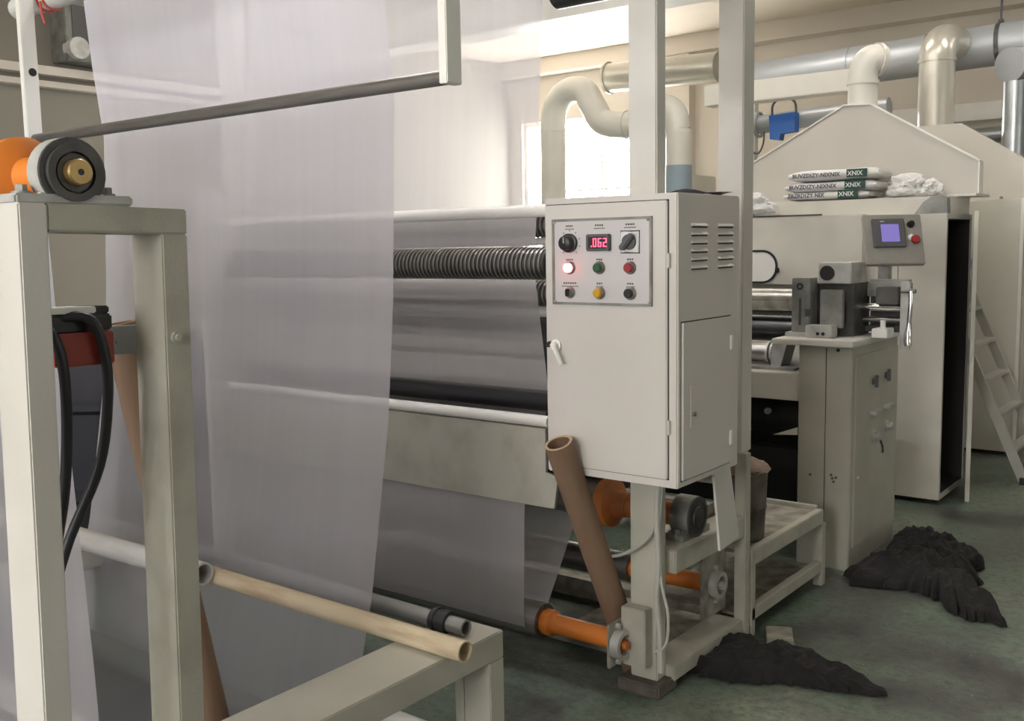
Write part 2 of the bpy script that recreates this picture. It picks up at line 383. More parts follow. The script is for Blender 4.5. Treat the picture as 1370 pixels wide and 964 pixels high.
P('side_rail', MB().box(-3.80, -3.74, 2.92, 3.43, 2.9, 3.0), 'paint')
P('side_rail', MB().box(-1.69, -1.63, 2.90, 3.43, 2.9, 3.0), 'paint')
P('side_plate', MB().box(-3.72, -3.69, 2.62, 3.45, .1, 1.75), 'paint')
P('side_plate', MB().box(-1.96, -1.945, 3.12, 3.43, .95, 1.6), 'paint_worn_dim')
# rails and rollers
def roller(y, z, r, material, x0=XL, x1=XR, name='roller', seg=32):
    return P(name, MB().lathe((x0, y, z), (1, 0, 0), [(0, r*.9), (.004, r), (x1-x0-.004, r), (x1-x0, r*.9)], seg), material)
roller(2.925, 2.365, .062, 'dark_steel', -2.05, -1.70, 'overhead_shaft')
roller(2.757, 1.617, .0215, 'white_paint', name='guide_rail')
roller(2.90, 1.515, .014, 'white_paint', name='guide_rail')
roller(2.91, 1.27, .022, 'white_paint', name='guide_rail')
roller(2.825, .962, .036, 'black_rubber', name='rubber_roller')
roller(2.705, .915, .0195, 'white_paint', name='guide_rail')
def spiral(y, z, r, pitch, th):
    core = roller(y, z, r-th*.5, 'dark_steel', name='spiral_roller')
    n = int((XR-XL-.03)/pitch); seg = 18; pts = []
    for i in range(n*seg+1):
        a = 2*math.pi*i/seg; pts.append((XL+.015+pitch*i/seg, y+(r-th*.45)*math.sin(a), z+(r-th*.45)*math.cos(a)))
    MB().sweep(pts, th, 5, sub=1).build('thread', 'thread_steel', core, 60)
spiral(2.737, 1.442, .053, .0185, .0055)
spiral(2.895, 1.575, .045, .0185, .005)
spiral(2.875, 1.335, .045, .0185, .005)
P('dark_drum', MB().lathe((XL, 3.34, 1.12), (1, 0, 0), [(0, .20), (.01, .26), (1.70, .26), (1.71, .20)], 48), 'dark_steel')  # added inner drum, keeps the gap behind the film dark
P('dark_drum', MB().lathe((XL, 3.25, .72), (1, 0, 0), [(0, .10), (.01, .14), (1.70, .14), (1.71, .10)], 40), 'black_rubber')
ap = MB().prism([(-3.66, .625), (-1.918, .625), (-1.900, .735), (-1.95, .745), (-1.95, .893), (-3.66, .893)], 'y', 2.688, 2.70)
ap.box(-3.66, -1.95, 2.70, 2.76, .88, .893)
P('apron', ap, 'paint_worn_dim')
# upper driven roller under the control box
P('drive_roller', MB().cyl((-3.66, 3.095, .555), (-1.99, 3.095, .555), .072, 32), 'bar_steel')
hub = P('hub_flange', MB().lathe((-1.99, 3.095, .555), (1, 0, 0), [(0, .05), (.012, .088), (.055, .088), (.07, .05), (.12, .045)], 32), 'orange_dirty')
P('shaft', MB().cyl((-1.87, 3.095, .555), (-1.68, 3.095, .555), .042, 24), 'orange_dirty')
def pillow_block(x0, x1, y, zb, zc, r, parent, m1='cast_grey', m2='cast_iron', half=.1):
    """bearing with its shaft along x, standing on zb; returns the housing"""
    prof = [(y-half, zb), (y+half, zb), (y+half, zb+.022)]
    prof += [(y+r*math.cos(a), zc+r*math.sin(a)) for a in [R(-35+250*i/22) for i in range(23)]] + [(y-half, zb+.022)]
    h = MB().prism(prof, 'x', x0, x1).build('bearing_housing', m1, parent)
    MB().tube((x1-.002, y, zc), (x1+.006, y, zc), r*.99, r*.80).build('rim', m2, h)
    MB().lathe((x1-.004, y, zc), (1, 0, 0), [(0, r*.8), (.007, r*.8), (.008, r*.5), (.014, r*.48), (.015, r*.42)], 28).build('bearing_insert', m2, h)
    for s in (-1, 1):
        yy = y+s*(half-.022)
        MB().cyl(((x0+x1)/2, yy, zb+.022), ((x0+x1)/2, yy, zb+.026), .016, 18).cyl(((x0+x1)/2, yy, zb+.026), ((x0+x1)/2, yy, zb+.038), .011, 6).build('bolt', 'cast_grey', h)
    return h
P('bearing_beam', MB().box(-1.675, -1.575, 2.90, 3.43, .405, .485, .004), 'paint_worn_dim')
pillow_block(-1.668, -1.60, 3.095, .485, .555, .072, mc)
P('hanging_plate', MB().prism([(2.965, .75), (3.085, .75), (3.16, .49), (3.015, .475)], 'x', -1.478, -1.470), 'paint')
P('hanger', MB().box(-1.56, -1.478, 3.02, 3.08, .70, .745), 'paint_dirty')
# lower rollers with orange journals
P('floor_roller', MB().cyl((-3.66, 2.765, .19), (-2.02, 2.765, .19), .062, 32), 'bar_steel')
P('journal', MB().lathe((-2.02, 2.765, .19), (1, 0, 0), [(0, .04), (.01, .046), (.04, .046), (.05, .034), (.295, .034)], 28), 'orange')
P('floor_roller', MB().cyl((-3.66, 3.33, .235), (-2.0, 3.33, .235), .055, 32), 'bar_steel')
P('journal', MB().cyl((-2.0, 3.33, .235), (-1.665, 3.33, .235), .034, 24), 'orange')
def flange_bearing(x, y, z, r):
    b = P('flange_bearing', MB().box(x, x+.012, y-r*.9, y+r*.9, z-r*1.5, z+r*1.5, .003), 'paint_dirty')
    MB().tube((x+.012, y, z), (x+.045, y, z), r*.98, r*.66).build('ring', 'cast_white', b)
    MB().lathe((x+.01, y, z), (1, 0, 0), [(0, r*.62), (.012, r*.62), (.014, r*.34), (.045, r*.3)], 22).build('shaft_end', 'orange_dirty' if y < 3 else 'cast_white', b)
    for s in (-1, 1): MB().cyl((x+.012, y, z+s*r*1.22), (x+.026, y, z+s*r*1.22), .010, 6).build('bolt', 'cast_white', b)
flange_bearing(-1.735, 2.765, .178, .050)
flange_bearing(-1.665, 3.335, .236, .052)
P('bearing_plate', MB().box(-1.722, -1.63, 2.79, 2.84, .10, .30, .003), 'paint_worn_dim')
P('bearing_plate', MB().box(-1.66, -1.65, 3.24, 3.43, .12, .36), 'paint_dirty')
P('floor_beam', MB().box(-1.70, -1.58, 2.90, 3.43, .03, .085, .004), 'paint_worn_dim')
P('deck', MB().box(-2.1, -1.70, 2.98, 3.40, .06, .078), 'paint_dirty')
P('floor_beam', MB().box(-3.72, -1.85, 3.04, 3.10, .0, .06), 'paint_dirty')
P('floor_beam', MB().box(-3.72, -1.7, 3.43, 3.50, .02, .10), 'paint_dirty')
P('lower_rail', MB().box(-3.66, -1.70, 3.38, 3.43, .42, .52), 'paint_dirty')

# loose grey leads below the control box
lead = [[(-1.60, 2.83, .75), (-1.605, 2.825, .62), (-1.595, 2.82, .46), (-1.60, 2.815, .35), (-1.585, 2.81, .22), (-1.575, 2.80, .10)],
        [(-1.59, 2.84, .75), (-1.60, 2.83, .55), (-1.585, 2.82, .40), (-1.555, 2.81, .30), (-1.56, 2.805, .20), (-1.60, 2.80, .165)],
        [(-1.60, 2.83, .72), (-1.62, 2.815, .56), (-1.72, 2.80, .475), (-1.82, 2.80, .462), (-1.90, 2.81, .50), (-1.935, 2.83, .56)]]
for pts, r, lab in zip(lead, (.010, .005, .006), ('thick grey cable hanging down the machine post below the control box', 'thin pale cable looping beside the post below the control box', 'slack grey cable sagging across the post under the control box')):
    solo('cable', MB().sweep(pts, r, 8), 'wire_grey', lab, 'cable', 'cables under the control box')

# ------------------------------------------------------------------ control cabinet
x0, x1, y0, y1, z0, z1 = CAB
cb = thing('control_cabinet', 'cream control box with red digital readout and push buttons, mounted on the machine post', 'control cabinet', ((x0+x1)/2, (y0+y1)/2, z0))
C_ = lambda name, mb, material, parent=None: mb.build(name, material, cb if parent is None else parent)
C_('body', MB().box(x0, x1, y0, y1, z0, z1, .004), 'paint_cabinet')
dx0, dx1, dz0, dz1 = x0+.012, x1-.032, z0+.028, z1-.022
C_('door_seam', MB().box(dx0-.003, dx1+.003, y0-.001, y0+.002, dz0-.003, dz1+.003), 'seam')
door = C_('door', MB().box(dx0, dx1, y0-.010, y0+.001, dz0, dz1, .003), 'paint_cabinet')
for hz in (z1-.20, z0+.19): MB().cyl((dx1+.004, y0-.008, hz-.022), (dx1+.004, y0-.008, hz+.022), .006, 12).build('hinge', 'paint_cabinet', door)
lk = (x0+.048, y0-.01, 1.178)
MB().lathe(lk, (0, -1, 0), [(0, .020), (.006, .020), (.008, .013), (.022, .013)], 20).sweep([(lk[0]-.004, lk[1]-.018, lk[2]+.004), (lk[0]+.012, lk[1]-.026, lk[2]-.012), (lk[0]+.036, lk[1]-.024, lk[2]-.058)], lambda t: .011-.005*t, 8).build('door_handle', 'white_paint', door)
MB().cyl((lk[0]-.018, lk[1]-.012, lk[2]+.006), (lk[0]-.010, lk[1]-.030, lk[2]+.004), .009, 14).build('key_lock', 'black', door)
# instrument panel: px from the photograph turned into metres on the door
px0, px1, pz0, pz1 = -1.892, -1.532, 1.315, 1.580
yp = y0-.0105
pan = C_('instrument_panel', MB().box(px0, px1, yp-.004, yp, pz0, pz1, .0015), 'panel_alu')
fm = MB(); t_ = .005
fm.box(px0-.003, px1+.003, yp-.007, yp, pz1-t_, pz1+.003).box(px0-.003, px1+.003, yp-.007, yp, pz0-.003, pz0+t_).box(px0-.003, px0+t_, yp-.007, yp, pz0+t_, pz1-t_).box(px1-t_, px1+.003, yp-.007, yp, pz0+t_, pz1-t_)
fm.build('frame', 'cast_grey', pan)
for sx in (px0+.008, px1-.008):
    for sz in (pz0+.008, pz1-.008): MB().cyl((sx, yp, sz), (sx, yp-.010, sz), .004, 10).build('screw', 'chrome', pan)
PW, PH = px1-px0, pz1-pz0
def pp(u, v): return px0+PW*u, pz1-PH*v
yq = yp-.004
def marks(u, v, n, wid):
    """two short printed caption lines, too small to read"""
    cx, cz = pp(u, v); m = MB(); 
    for row, (h, k, dz) in enumerate(((.006, n, 0), (.0035, int(n*2.6), -.0095))):
        W = wid if row == 0 else wid*1.25
        for i in range(k):
            a = cx-W/2+W*i/k
            m.box(a, a+W/k*.72, yq-.0006, yq+.0002, cz+dz-h/2*(.6+.4*random.random()), cz+dz+h/2)
    m.build('caption', 'label_ink', pan)
for u, v, n, wd in ((.18, .075, 4, .028), (.49, .075, 4, .032), (.80, .075, 4, .034), (.18, .475, 4, .028), (.49, .475, 3, .024), (.80, .475, 3, .024), (.18, .755, 6, .052), (.49, .755, 3, .022), (.80, .755, 3, .024)): marks(u, v, n, wd)
cx, cz = pp(.18, .275)
kn = C_('speed_knob', MB().lathe((cx, yq, cz), (0, -1, 0), [(0, .030), (.010, .030), (.012, .024), (.032, .022), (.035, .018)], 28), 'black')
MB().box(cx-.002, cx+.002, yq-.0365, yq-.03, cz, cz+.018).build('pointer', 'wire_grey', kn)
tk = MB()
for i in range(9):
    a = R(-140+35*i); q = MB().box(-.0012, .0012, -.0006, .0002, .036, .042)
    tk.add(q, Matrix.Translation((cx, yq, cz)) @ Matrix.Rotation(a, 4, 'Y'))
tk.build('dial_marks', 'label_ink', kn)
cx, cz = pp(.49, .275)
dsp = C_('digital_display', MB().box(cx-.043, cx+.043, yq-.014, yq, cz-.026, cz+.026, .003), 'grey_plastic')
MB().box(cx-.033, cx+.033, yq-.0148, yq-.013, cz-.018, cz+.018).build('display_window', 'black', dsp)
SEG = {'0': 'abcdef', '6': 'acdefg', '2': 'abged'}
dg = MB(); ch, cw = .027, .0125
def seg(m, ox, oz, k):
    t = .0030; hw, hh = cw/2, ch/2
    d = {'a': (-hw, hw, hh-t, hh), 'g': (-hw, hw, -t/2, t/2), 'd': (-hw, hw, -hh, -hh+t), 'f': (-hw, -hw+t, 0, hh), 'b': (hw-t, hw, 0, hh), 'e': (-hw, -hw+t, -hh, 0), 'c': (hw-t, hw, -hh, 0)}[k]
    m.box(ox+d[0], ox+d[1], yq-.0156, yq-.0146, oz+d[2], oz+d[3])
for i, c in enumerate('062'):
    for k in SEG[c]: seg(dg, cx-.008+i*.0185, cz, k)
dg.box(cx-.0225, cx-.0185, yq-.0156, yq-.0146, cz-ch/2, cz-ch/2+.004)
dg.build('digits', 'led', dsp)
cx, cz = pp(.80, .275)
sw = C_('rotary_switch', MB().box(cx-.033, cx+.033, yq-.006, yq, cz-.033, cz+.033, .003), 'switch_plate')
MB().box(cx-.033, cx+.033, yq-.003, yq+.0, cz-.035, cz+.035).lathe((cx, yq-.006, cz), (0, -1, 0), [(0, .024), (.008, .023), (.009, .018)], 26).build('switch_base', 'grey_plastic', sw)
q = MB().box(-.009, .009, -.034, -.012, -.030, .030, .004)
MB().add(q, Matrix.Translation((cx, yq, cz)) @ Matrix.Rotation(R(42), 4, 'Y')).build('switch_lever', 'grey_plastic', sw)
def button(u, v, material, name='push_button', r=.0165, lab=None):
    cx, cz = pp(u, v)
    b = C_(name, MB().lathe((cx, yq, cz), (0, -1, 0), [(0, r+.004), (.004, r+.004), (.007, r+.001), (.009, r)], 26), 'steel')
    MB().lathe((cx, yq-.006, cz), (0, -1, 0), [(0, r*.9), (.012, r*.9), (.015, r*.75), (.0155, r*.1)], 26).build('cap', material, b)
    if lab: b['label'] = lab
button(.18, .57, 'pilot', 'pilot_light', lab='glowing red pilot light')
button(.49, .57, 'btn_green', lab='green push button'); button(.80, .57, 'btn_red', lab='red push button')
button(.49, .865, 'btn_yellow', lab='yellow push button'); button(.80, .865, 'black', lab='black push button')
cx, cz = pp(.18, .865)
ks = C_('key_switch', MB().lathe((cx, yq, cz), (0, -1, 0), [(0, .019), (.004, .019), (.010, .015), (.012, .013)], 24), 'steel')
MB().box(cx-.004, cx+.004, yq-.026, yq-.010, cz-.012, cz+.012, .002).build('key_grip', 'black', ks)
# right-hand side: louvres, small door
for ci, (a, b) in enumerate(((.083, .185), (.262, .365))):
    for k in range(6):
        zz = 1.555-.0255*k; ya, yb = y0+a, y0+b
        lv = MB()
        lv.prism([(x1-.001, zz+.006), (x1+.009, zz-.002), (x1+.009, zz-.004), (x1-.001, zz-.004)], 'y', ya, yb)
        C_('louvre', lv, 'paint_cabinet')
        C_('louvre_slot', MB().box(x1-.001, x1+.004, ya+.002, yb-.002, zz-.0085, zz-.004), 'seam')
sy0, sy1, sz0, sz1 = y0+.022, y0+.352, z0+.022, 1.262
C_('side_door_seam', MB().box(x1-.002, x1+.001, sy0-.004, sy1+.004, sz0-.004, sz1+.004), 'seam')
sd = C_('side_door', MB().box(x1-.001, x1+.007, sy0, sy1, sz0, sz1, .002), 'paint_cabinet')
for hz in (sz1-.085, sz0+.085): MB().box(x1+.006, x1+.013, sy1-.014, sy1+.004, hz-.024, hz+.024, .002).build('hinge', 'white_paint', sd)
MB().box(x1+.0065, x1+.009, sy0+.045, sy0+.085, sz0+.16, sz0+.29, .001).build('lock_plate', 'paint_cabinet', sd)
MB().cyl((x1+.008, sy0+.062, sz0+.20), (x1+.016, sy0+.062, sz0+.20), .007, 12).build('lock', 'steel', sd)
# crumpled dark sheet lying on top
def sheet_top(u, v):
    X = x1-.17+.15*u; Y = y1-.20+.20*v
    return (X, Y, z1+.006+.016*abs(math.sin(3.1*u+1.2*v))*(1-.5*v)+.004*noise.noise(Vector((u*4, v*4, 1))))
tp = MB().grid(sheet_top, 12, 10)
solo('paper_sheet', tp, 'grey_plastic', 'dark crumpled sheet lying on top of the control box', 'sheet')

# ------------------------------------------------------------------ left foreground bearing stand
st = thing('bearing_stand', 'cream square-tube stand in the left foreground carrying a pillow block bearing', 'stand', (-1.80, 1.04, 0))
S_ = lambda name, mb, material, parent=None: mb.build(name, material, st if parent is None else parent)
ZT = 1.588
S_('post', MB().box(-1.857, -1.75, .873, .925, 0, ZT, .003), 'paint')
S_('post', MB().box(-1.857, -1.75, 1.152, 1.21, 0, ZT-.05, .003), 'paint_worn_dim')
S_('top_beam', MB().box(-1.857, -1.75, .925, 1.21, ZT-.05, ZT, .003), 'paint_worn_dim')
S_('foot_beam', MB().box(-1.857, -1.75, .925, 1.152, .05, .11, .003), 'paint_worn_dim')
S_('bolt', MB().cyl((-1.75, 1.175, 1.335), (-1.744, 1.175, 1.335), .012, 18).cyl((-1.744, 1.175, 1.335), (-1.738, 1.175, 1.335), .007, 6), 'paint_worn_dim')
S_('base_plate', MB().box(-2.0, -1.70, .84, 1.25, 0, .012), 'paint_dirty')
# brake mount: flat bar, red block, black device
S_('mounting_bar', MB().box(-1.90, -1.885, 1.11, 1.30, 1.297, 1.355, .002).box(-1.886, -1.88, 1.125, 1.16, 1.320, 1.326), 'galvanised')
S_('brake_block', MB().box(-1.93, -1.86, .985, 1.108, 1.283, 1.348, .003), 'red_paint')
S_('brake_body', MB().box(-1.95, -1.87, .975, 1.112, 1.350, 1.382, .004).box(-1.93, -1.88, 1.04, 1.112, 1.382, 1.398, .003).box(-1.95, -1.90, .95, 1.0, 1.39, 1.41, .004), 'black')
S_('cover_strip', MB().box(-1.92, -1.865, .95, 1.075, 1.385, 1.398, .002), 'white_paint')
st.rotation_euler = (R(-1.1), 0, 0); st.location.y -= .031
pb = thing('pillow_block', 'cast iron pillow block bearing with brass shaft end on the left foreground stand', 'bearing', (-1.80, .984, 1.59))
h = pillow_block(-1.805, -1.768, .984, 1.588, 1.646, .064, pb, 'cast_white', 'cast_iron', .06)
MB().box(-1.85, -1.757, .872, 1.098, 1.588, 1.607, .004).build('base', 'cast_white', pb)
for yy in (.905, 1.068): MB().cyl((-1.80, yy, 1.607), (-1.80, yy, 1.612), .017, 18).cyl((-1.80, yy, 1.612), (-1.80, yy, 1.624), .011, 6).build('base_bolt', 'cast_grey', pb)
MB().tube((-1.768, .984, 1.646), (-1.752, .984, 1.646), .052, .038, 36).build('seal_ring', 'cast_iron', pb)
MB().tube((-1.772, .984, 1.646), (-1.755, .984, 1.646), .034, .024).build('locking_collar', 'cast_iron', pb)
se = MB().lathe((-1.79, .984, 1.646), (1, 0, 0), [(0, .024), (.052, .024), (.055, .021)], 24).build('shaft_end', 'brass', pb)
MB().cyl((-1.737, .984, 1.646), (-1.7345, .984, 1.646), .006, 12).build('centre_hole', 'black', se)
orr = thing('film_roller', 'orange flanged roller shaft resting in the pillow block at the far left', 'roller', (-2.6, .96, 1.60))
MB().lathe((-1.965, .984, 1.646), (1, 0, 0), [(0, .074), (.006, .078), (.03, .078), (.036, .07), (.05, .038), (.10, .031)], 40).build('flange', 'orange', orr)
MB().cyl((-1.89, .984, 1.646), (-1.806, .984, 1.646), .031, 28).build('shaft', 'orange', orr)
MB().cyl((-3.66, .984, 1.646), (-1.965, .984, 1.646), .066, 36).build('roller_body', 'bar_steel', orr)
MB().box(-3.86, -3.66, .87, 1.05, 0, 1.588, .004).box(-3.80, -3.70, .90, 1.02, 1.588, 1.70, .004).build('far_support', 'paint', orr)
for pts, lab in (([(-1.89, .99, 1.375), (-1.85, 1.045, 1.375), (-1.842, 1.068, 1.31), (-1.845, 1.072, 1.22), (-1.87, 1.06, 1.08), (-1.93, 1.02, .93), (-1.95, .98, .80)], 'black rubber cable bending down over the red brake block'),
                 ([(-1.90, .95, 1.36), (-1.86, .965, 1.36), (-1.846, .982, 1.31), (-1.85, .988, 1.20), (-1.87, .985, 1.05), (-1.90, .97, .90), (-1.92, .95, .70)], 'black rubber cable hanging close behind the near stand post')):
    solo('cable', MB().sweep(pts, .0105, 10), 'black_rubber', lab, 'cable', 'cables on the stand')

# ------------------------------------------------------------------ swing frame with the bar in front of the film
sf = thing('spreader_bar', 'dark steel bar on two flat arms hanging across the front of the film', 'bar', (-2.4, 1.7, 1.87))
MB().cyl((-3.26, 1.7, 1.872), (-1.485, 1.7, 1.868), .0165, 24).build('bar', 'bar_steel', sf)
MB().box(-3.285, -3.262, 1.675, 1.725, 1.85, 2.75, .002).build('arm', 'white_paint', sf)
MB().cyl((-3.2635, 1.705, 2.085), (-3.2600, 1.705, 2.085), .013, 16).build('arm_hole', 'black', sf)
MB().box(-1.486, -1.462, 1.675, 1.725, 1.852, 2.75, .002).build('arm', 'white_paint', sf)
tp_ = thing('cloth_roll', 'grey wrapped roller tied with red string at the top left above the stand', 'roller', (-3.2, 1.76, 2.31))
MB().sweep([(-3.46, 1.775, 2.325), (-3.44, 1.775, 2.325), (-3.2, 1.775, 2.325), (-2.0, 1.775, 2.325), (-1.52, 1.775, 2.325)], lambda t: .034 if t > .02 else .020, 16).build('roll', 'pvc', tp_)
for xx in (-3.27, -3.235): MB().sweep([(xx, 1.775+.037*math.cos(a), 2.325+.037*math.sin(a)) for a in [2*math.pi*i/14 for i in range(14)]], .004, 6, True, 2).build('string', 'string_red', tp_)
MB().sweep([(-3.25, 1.74, 2.31), (-3.235, 1.735, 2.27), (-3.22, 1.735, 2.235)], .004, 6).build('string_tail', 'string_red', tp_)

# ------------------------------------------------------------------ front low table with the pipes
ft = thing('pipe_rack', 'low cream steel frame at the bottom centre holding pipe ends', 'rack', (-1.82, 1.6, 0))
F_ = lambda name, mb, material: mb.build(name, material, ft)
F_('beam', MB().box(-1.915, -1.722, 1.26, 2.158, .342, .42, .003), 'paint_grey_dim')
F_('leg', MB().box(-1.82, -1.722, 2.095, 2.158, 0, .342, .003), 'paint_grey_dim')
F_('leg', MB().box(-1.86, -1.822, 2.10, 2.150, 0, .342, .003), 'paint_worn_dim')
F_('leg', MB().box(-1.90, -1.80, 1.265, 1.325, 0, .342, .003), 'paint')
for lx in (-3.50, -4.05):
    F_('beam', MB().box(lx-.06, lx+.06, 1.26, 2.158, .35, .42, .003), 'paint')
    for ly in (1.265, 2.09): F_('leg', MB().box(lx-.04, lx+.04, ly, ly+.06, 0, .35, .003), 'paint')
F_('cross_tie', MB().box(-4.10, -1.90, 1.27, 1.31, .22, .28), 'paint')
bp_ = thing('core_tube', 'long tan core tube lying across the pipe rack in front of the film', 'tube', (-2.6, 1.93, .42))
MB().tube((-3.62, 1.925, .449), (-1.662, 1.922, .449), .0285, .0245).build('tube_wall', 'core_board', bp_)
gp = thing('steel_pipe', 'grey metal pipe with dark collar lying behind the film edge on the rack', 'pipe', (-2.6, 2.06, .42))
MB().tube((-3.62, 2.085, .444), (-1.775, 2.058, .444), .0235, .018).build('pipe_wall', 'grey_pipe', gp)
MB().tube((-1.895, 2.060, .446), (-1.835, 2.059, .446), .0325, .0235).build('collar', 'black_rubber', gp)
MB().tube((-1.885, 2.060, .446), (-1.875, 2.060, .446), .0365, .03).build('collar_ridge', 'black_rubber', gp)
wp = solo('plastic_pipe', MB().tube((-4.25, 1.850, .464), (-2.70, 1.858, .480), .037, .030), 'pvc', 'thick whitish plastic pipe with open end behind the left stand', 'pipe')
solo('floor_pipe', MB().tube((-2.085, 2.02, .125), (-1.45, 2.02, .125), .024, .02), 'white_paint', 'short white pipe below the pipe rack at the bottom edge', 'pipe')

def cardboard_tube(p0, p1, r, label):
    o = thing('cardboard_tube', label, 'tube', p0, 'cardboard cores')
    p0, p1 = Vector(p0), Vector(p1); d = (p1-p0).normalized()
    MB().tube(p0, p1, r, r*.80, 36).build('tube_wall', 'cardboard', o)
    MB().tube(p1, p1+d*.002, r*.995, r*.81, 36).build('cut_end', 'cardboard_edge', o)
cardboard_tube((-2.092, 1.494, .075), (-2.185, 1.31, 1.335), .039, 'brown cardboard tube leaning behind the left foreground stand')
cardboard_tube((-1.765, 2.955, .02), (-1.833, 2.598, .872), .0465, 'brown cardboard tube leaning against the control box')

solo('plastic_drum', MB().lathe((-4.75, 2.85, 0), (0, 0, 1), [(0, .44), (.02, .48), (.32, .50), (.34, .52), (.37, .52), (.39, .50), (.75, .50), (.77, .52), (.80, .52), (.82, .50), (1.02, .46), (1.05, .40), (1.09, .40)], 40), 'drum_blue', 'dark blue drum standing beyond the left stand, beside the film edge', 'drum')

# ------------------------------------------------------------------ low side table beside the machine, bucket
lt = thing('low_table', 'low dirty cream steel table between the machine post and the grey column', 'table', (-1.75, 3.83, 0))
T_ = lambda name, mb, material: mb.build(name, material, lt)
T_('top', MB().box(-2.02, -1.60, 3.485, 4.205, .318, .332), 'paint_dirty')
T_('rim', MB().box(-1.60, -1.566, 3.48, 4.215, .278, .340, .003), 'paint_worn_dim')
T_('rim', MB().box(-2.02, -1.60, 4.205, 4.235, .278, .350, .003), 'paint_worn_dim')
T_('shelf', MB().box(-2.02, -1.60, 3.485, 4.205, .070, .082), 'paint_dirty')
T_('shelf_rail', MB().box(-1.60, -1.566, 3.485, 4.195, .062, .112, .003), 'paint_worn_dim')
T_('leg', MB().box(-1.602, -1.562, 4.195, 4.235, 0, .278, .003), 'paint_worn_dim')
T_('leg', MB().box(-1.603, -1.566, 3.4795, 3.515, 0, .278, .003), 'paint_worn_dim')
for ly in (3.49, 4.195): T_('leg', MB().box(-2.02, -1.98, ly, ly+.035, 0, .31, .003), 'paint_worn_dim')
bk = thing('bucket', 'rusty bucket of dried residue on the low table behind the machine post', 'bucket', (-1.70, 3.655, .332))
MB().lathe((-1.70, 3.655, .332), (0, 0, 1), [(0, .092), (.005, .096), (.12, .102), (.125, .105), (.135, .105), (.14, .103), (.27, .108), (.275, .113), (.285, .113)], 30).build('pail', 'rust', bk)
m = MB()
def crust(u, v):
    a = 2*math.pi*u; rr = .118*v; n = noise.noise(Vector((math.cos(a)*v*2.2, math.sin(a)*v*2.2, 3)))
    return (-1.70+rr*math.cos(a)*(1+.12*n), 3.655+rr*math.sin(a)*(1+.12*n), .62+.035*(1-v*v)+.03*n-.05*max(0, v-.85)*6*.3)
m.grid(crust, 30, 9); m.build('residue', 'residue', bk)

# ------------------------------------------------------------------ second roller section and control column
sc = thing('roller_section', 'second roller section with grey rolls and beam left of the control column', 'machine', (-2.7, 4.8, 0))
Q_ = lambda name, mb, material, parent=None: mb.build(name, material, sc if parent is None else parent)
Q_('front_beam', MB().box(-3.7, -1.785, 4.46, 4.54, .765, .890, .004), 'paint_oven')
Q_('roller', MB().cyl((-3.6, 4.95, 1.185), (-1.90, 4.95, 1.185), .075, 32), 'steel')
Q_('guide_plate', MB().box(-3.6, -1.88, 4.70, 4.82, 1.215, 1.235, .003).box(-3.6, -1.88, 4.70, 4.71, 1.165, 1.215), 'paint_dirty')
Q_('roller', MB().cyl((-3.6, 4.80, 1.07), (-1.93, 4.80, 1.07), .065, 32), 'dark_steel')
lr = Q_('motor_roll', MB().cyl((-3.6, 4.66, .962), (-2.02, 4.66, .962), .048, 28), 'steel')
for k in range(3): MB().tube((-2.02+.022*k, 4.66, .962), (-2.008+.022*k, 4.66, .962), .054, .03).build('cooling_ring', 'cast_white', lr)
MB().cyl((-2.02, 4.66, .962), (-1.94, 4.66, .962), .04, 24).build('neck', 'cast_iron', lr)
Q_('bracket', MB().prism([(-1.975, 1.025), (-1.90, 1.025), (-1.935, .90), (-1.985, .90)], 'y', 4.60, 4.72), 'cast_white')
Q_('tray', MB().box(-3.6, -1.84, 4.54, 5.05, .892, .905), 'cast_grey')
Q_('lower_roll', MB().cyl((-3.6, 4.9, .62), (-1.80, 4.9, .62), .10, 28), 'dark_steel')
Q_('lower_frame', MB().box(-3.6, -1.80, 4.62, 4.70, .40, .50).box(-3.6, -1.80, 4.95, 5.0, .1, .75), 'black')
Q_('hook_arm', MB().prism([(-1.90, .60), (-1.782, .61), (-1.782, .645)], 'y', 4.44, 4.45), 'paint')
Q_('bolt', MB().cyl((-2.0, 4.62, .68), (-2.0, 4.60, .68), .016, 6), 'cast_white')
for px_ in (-3.7,): Q_('far_post', MB().box(-3.8, -3.6, 4.4, 5.1, 0, 1.3, .004), 'paint')
cl = thing('control_column', 'grey-green machine column with switches on its side and a flat top plate', 'machine column', (-1.66, 4.78, 0))
K_ = lambda name, mb, material, parent=None: mb.build(name, material, cl if parent is None else parent)
K_('body', MB().box(-1.782, -1.537, 4.45, 5.10, 0, 1.03, .004), 'paint_grey_dim')
K_('seam_line', MB().box(-1.655, -1.652, 4.4485, 4.452, .01, 1.02), 'seam')
cdr = K_('side_door', MB().box(-1.538, -1.530, 4.49, 5.09, .10, .985, .002), 'paint_grey_dim')
for (yy, zz) in ((4.72, .845), (4.90, .855)):
    MB().lathe((-1.530, yy, zz), (1, 0, 0), [(0, .016), (.004, .016), (.006, .012), (.01, .012)], 16).box(-1.521, -1.505, yy-.007, yy+.007, zz-.028, zz+.03, .002).build('switch', 'grey_plastic', cdr)
for (yy, zz) in ((4.735, .70), (4.92, .705)):
    MB().box(-1.530, -1.500, yy-.05, yy+.05, zz-.009, zz+.009, .002).build('catch', 'cast_white', cdr)
for (yy, zz, rr) in ((4.74, .585, .030), (4.93, .605, .026)):
    MB().lathe((-1.530, yy, zz), (1, 0, 0), [(0, rr), (.006, rr), (.010, rr*.7), (.03, rr*.65), (.034, rr*.4)], 22).build('knob', 'cast_white', cdr)
MB().sweep([(-1.505, 4.76, .565), (-1.50, 4.78, .53), (-1.502, 4.79, .50)], .008, 8).build('key', 'chrome', cdr)
MB().cyl((-1.53, 4.535, .42), (-1.52, 4.535, .42), .010, 12).build('screw', 'cast_white', cdr)
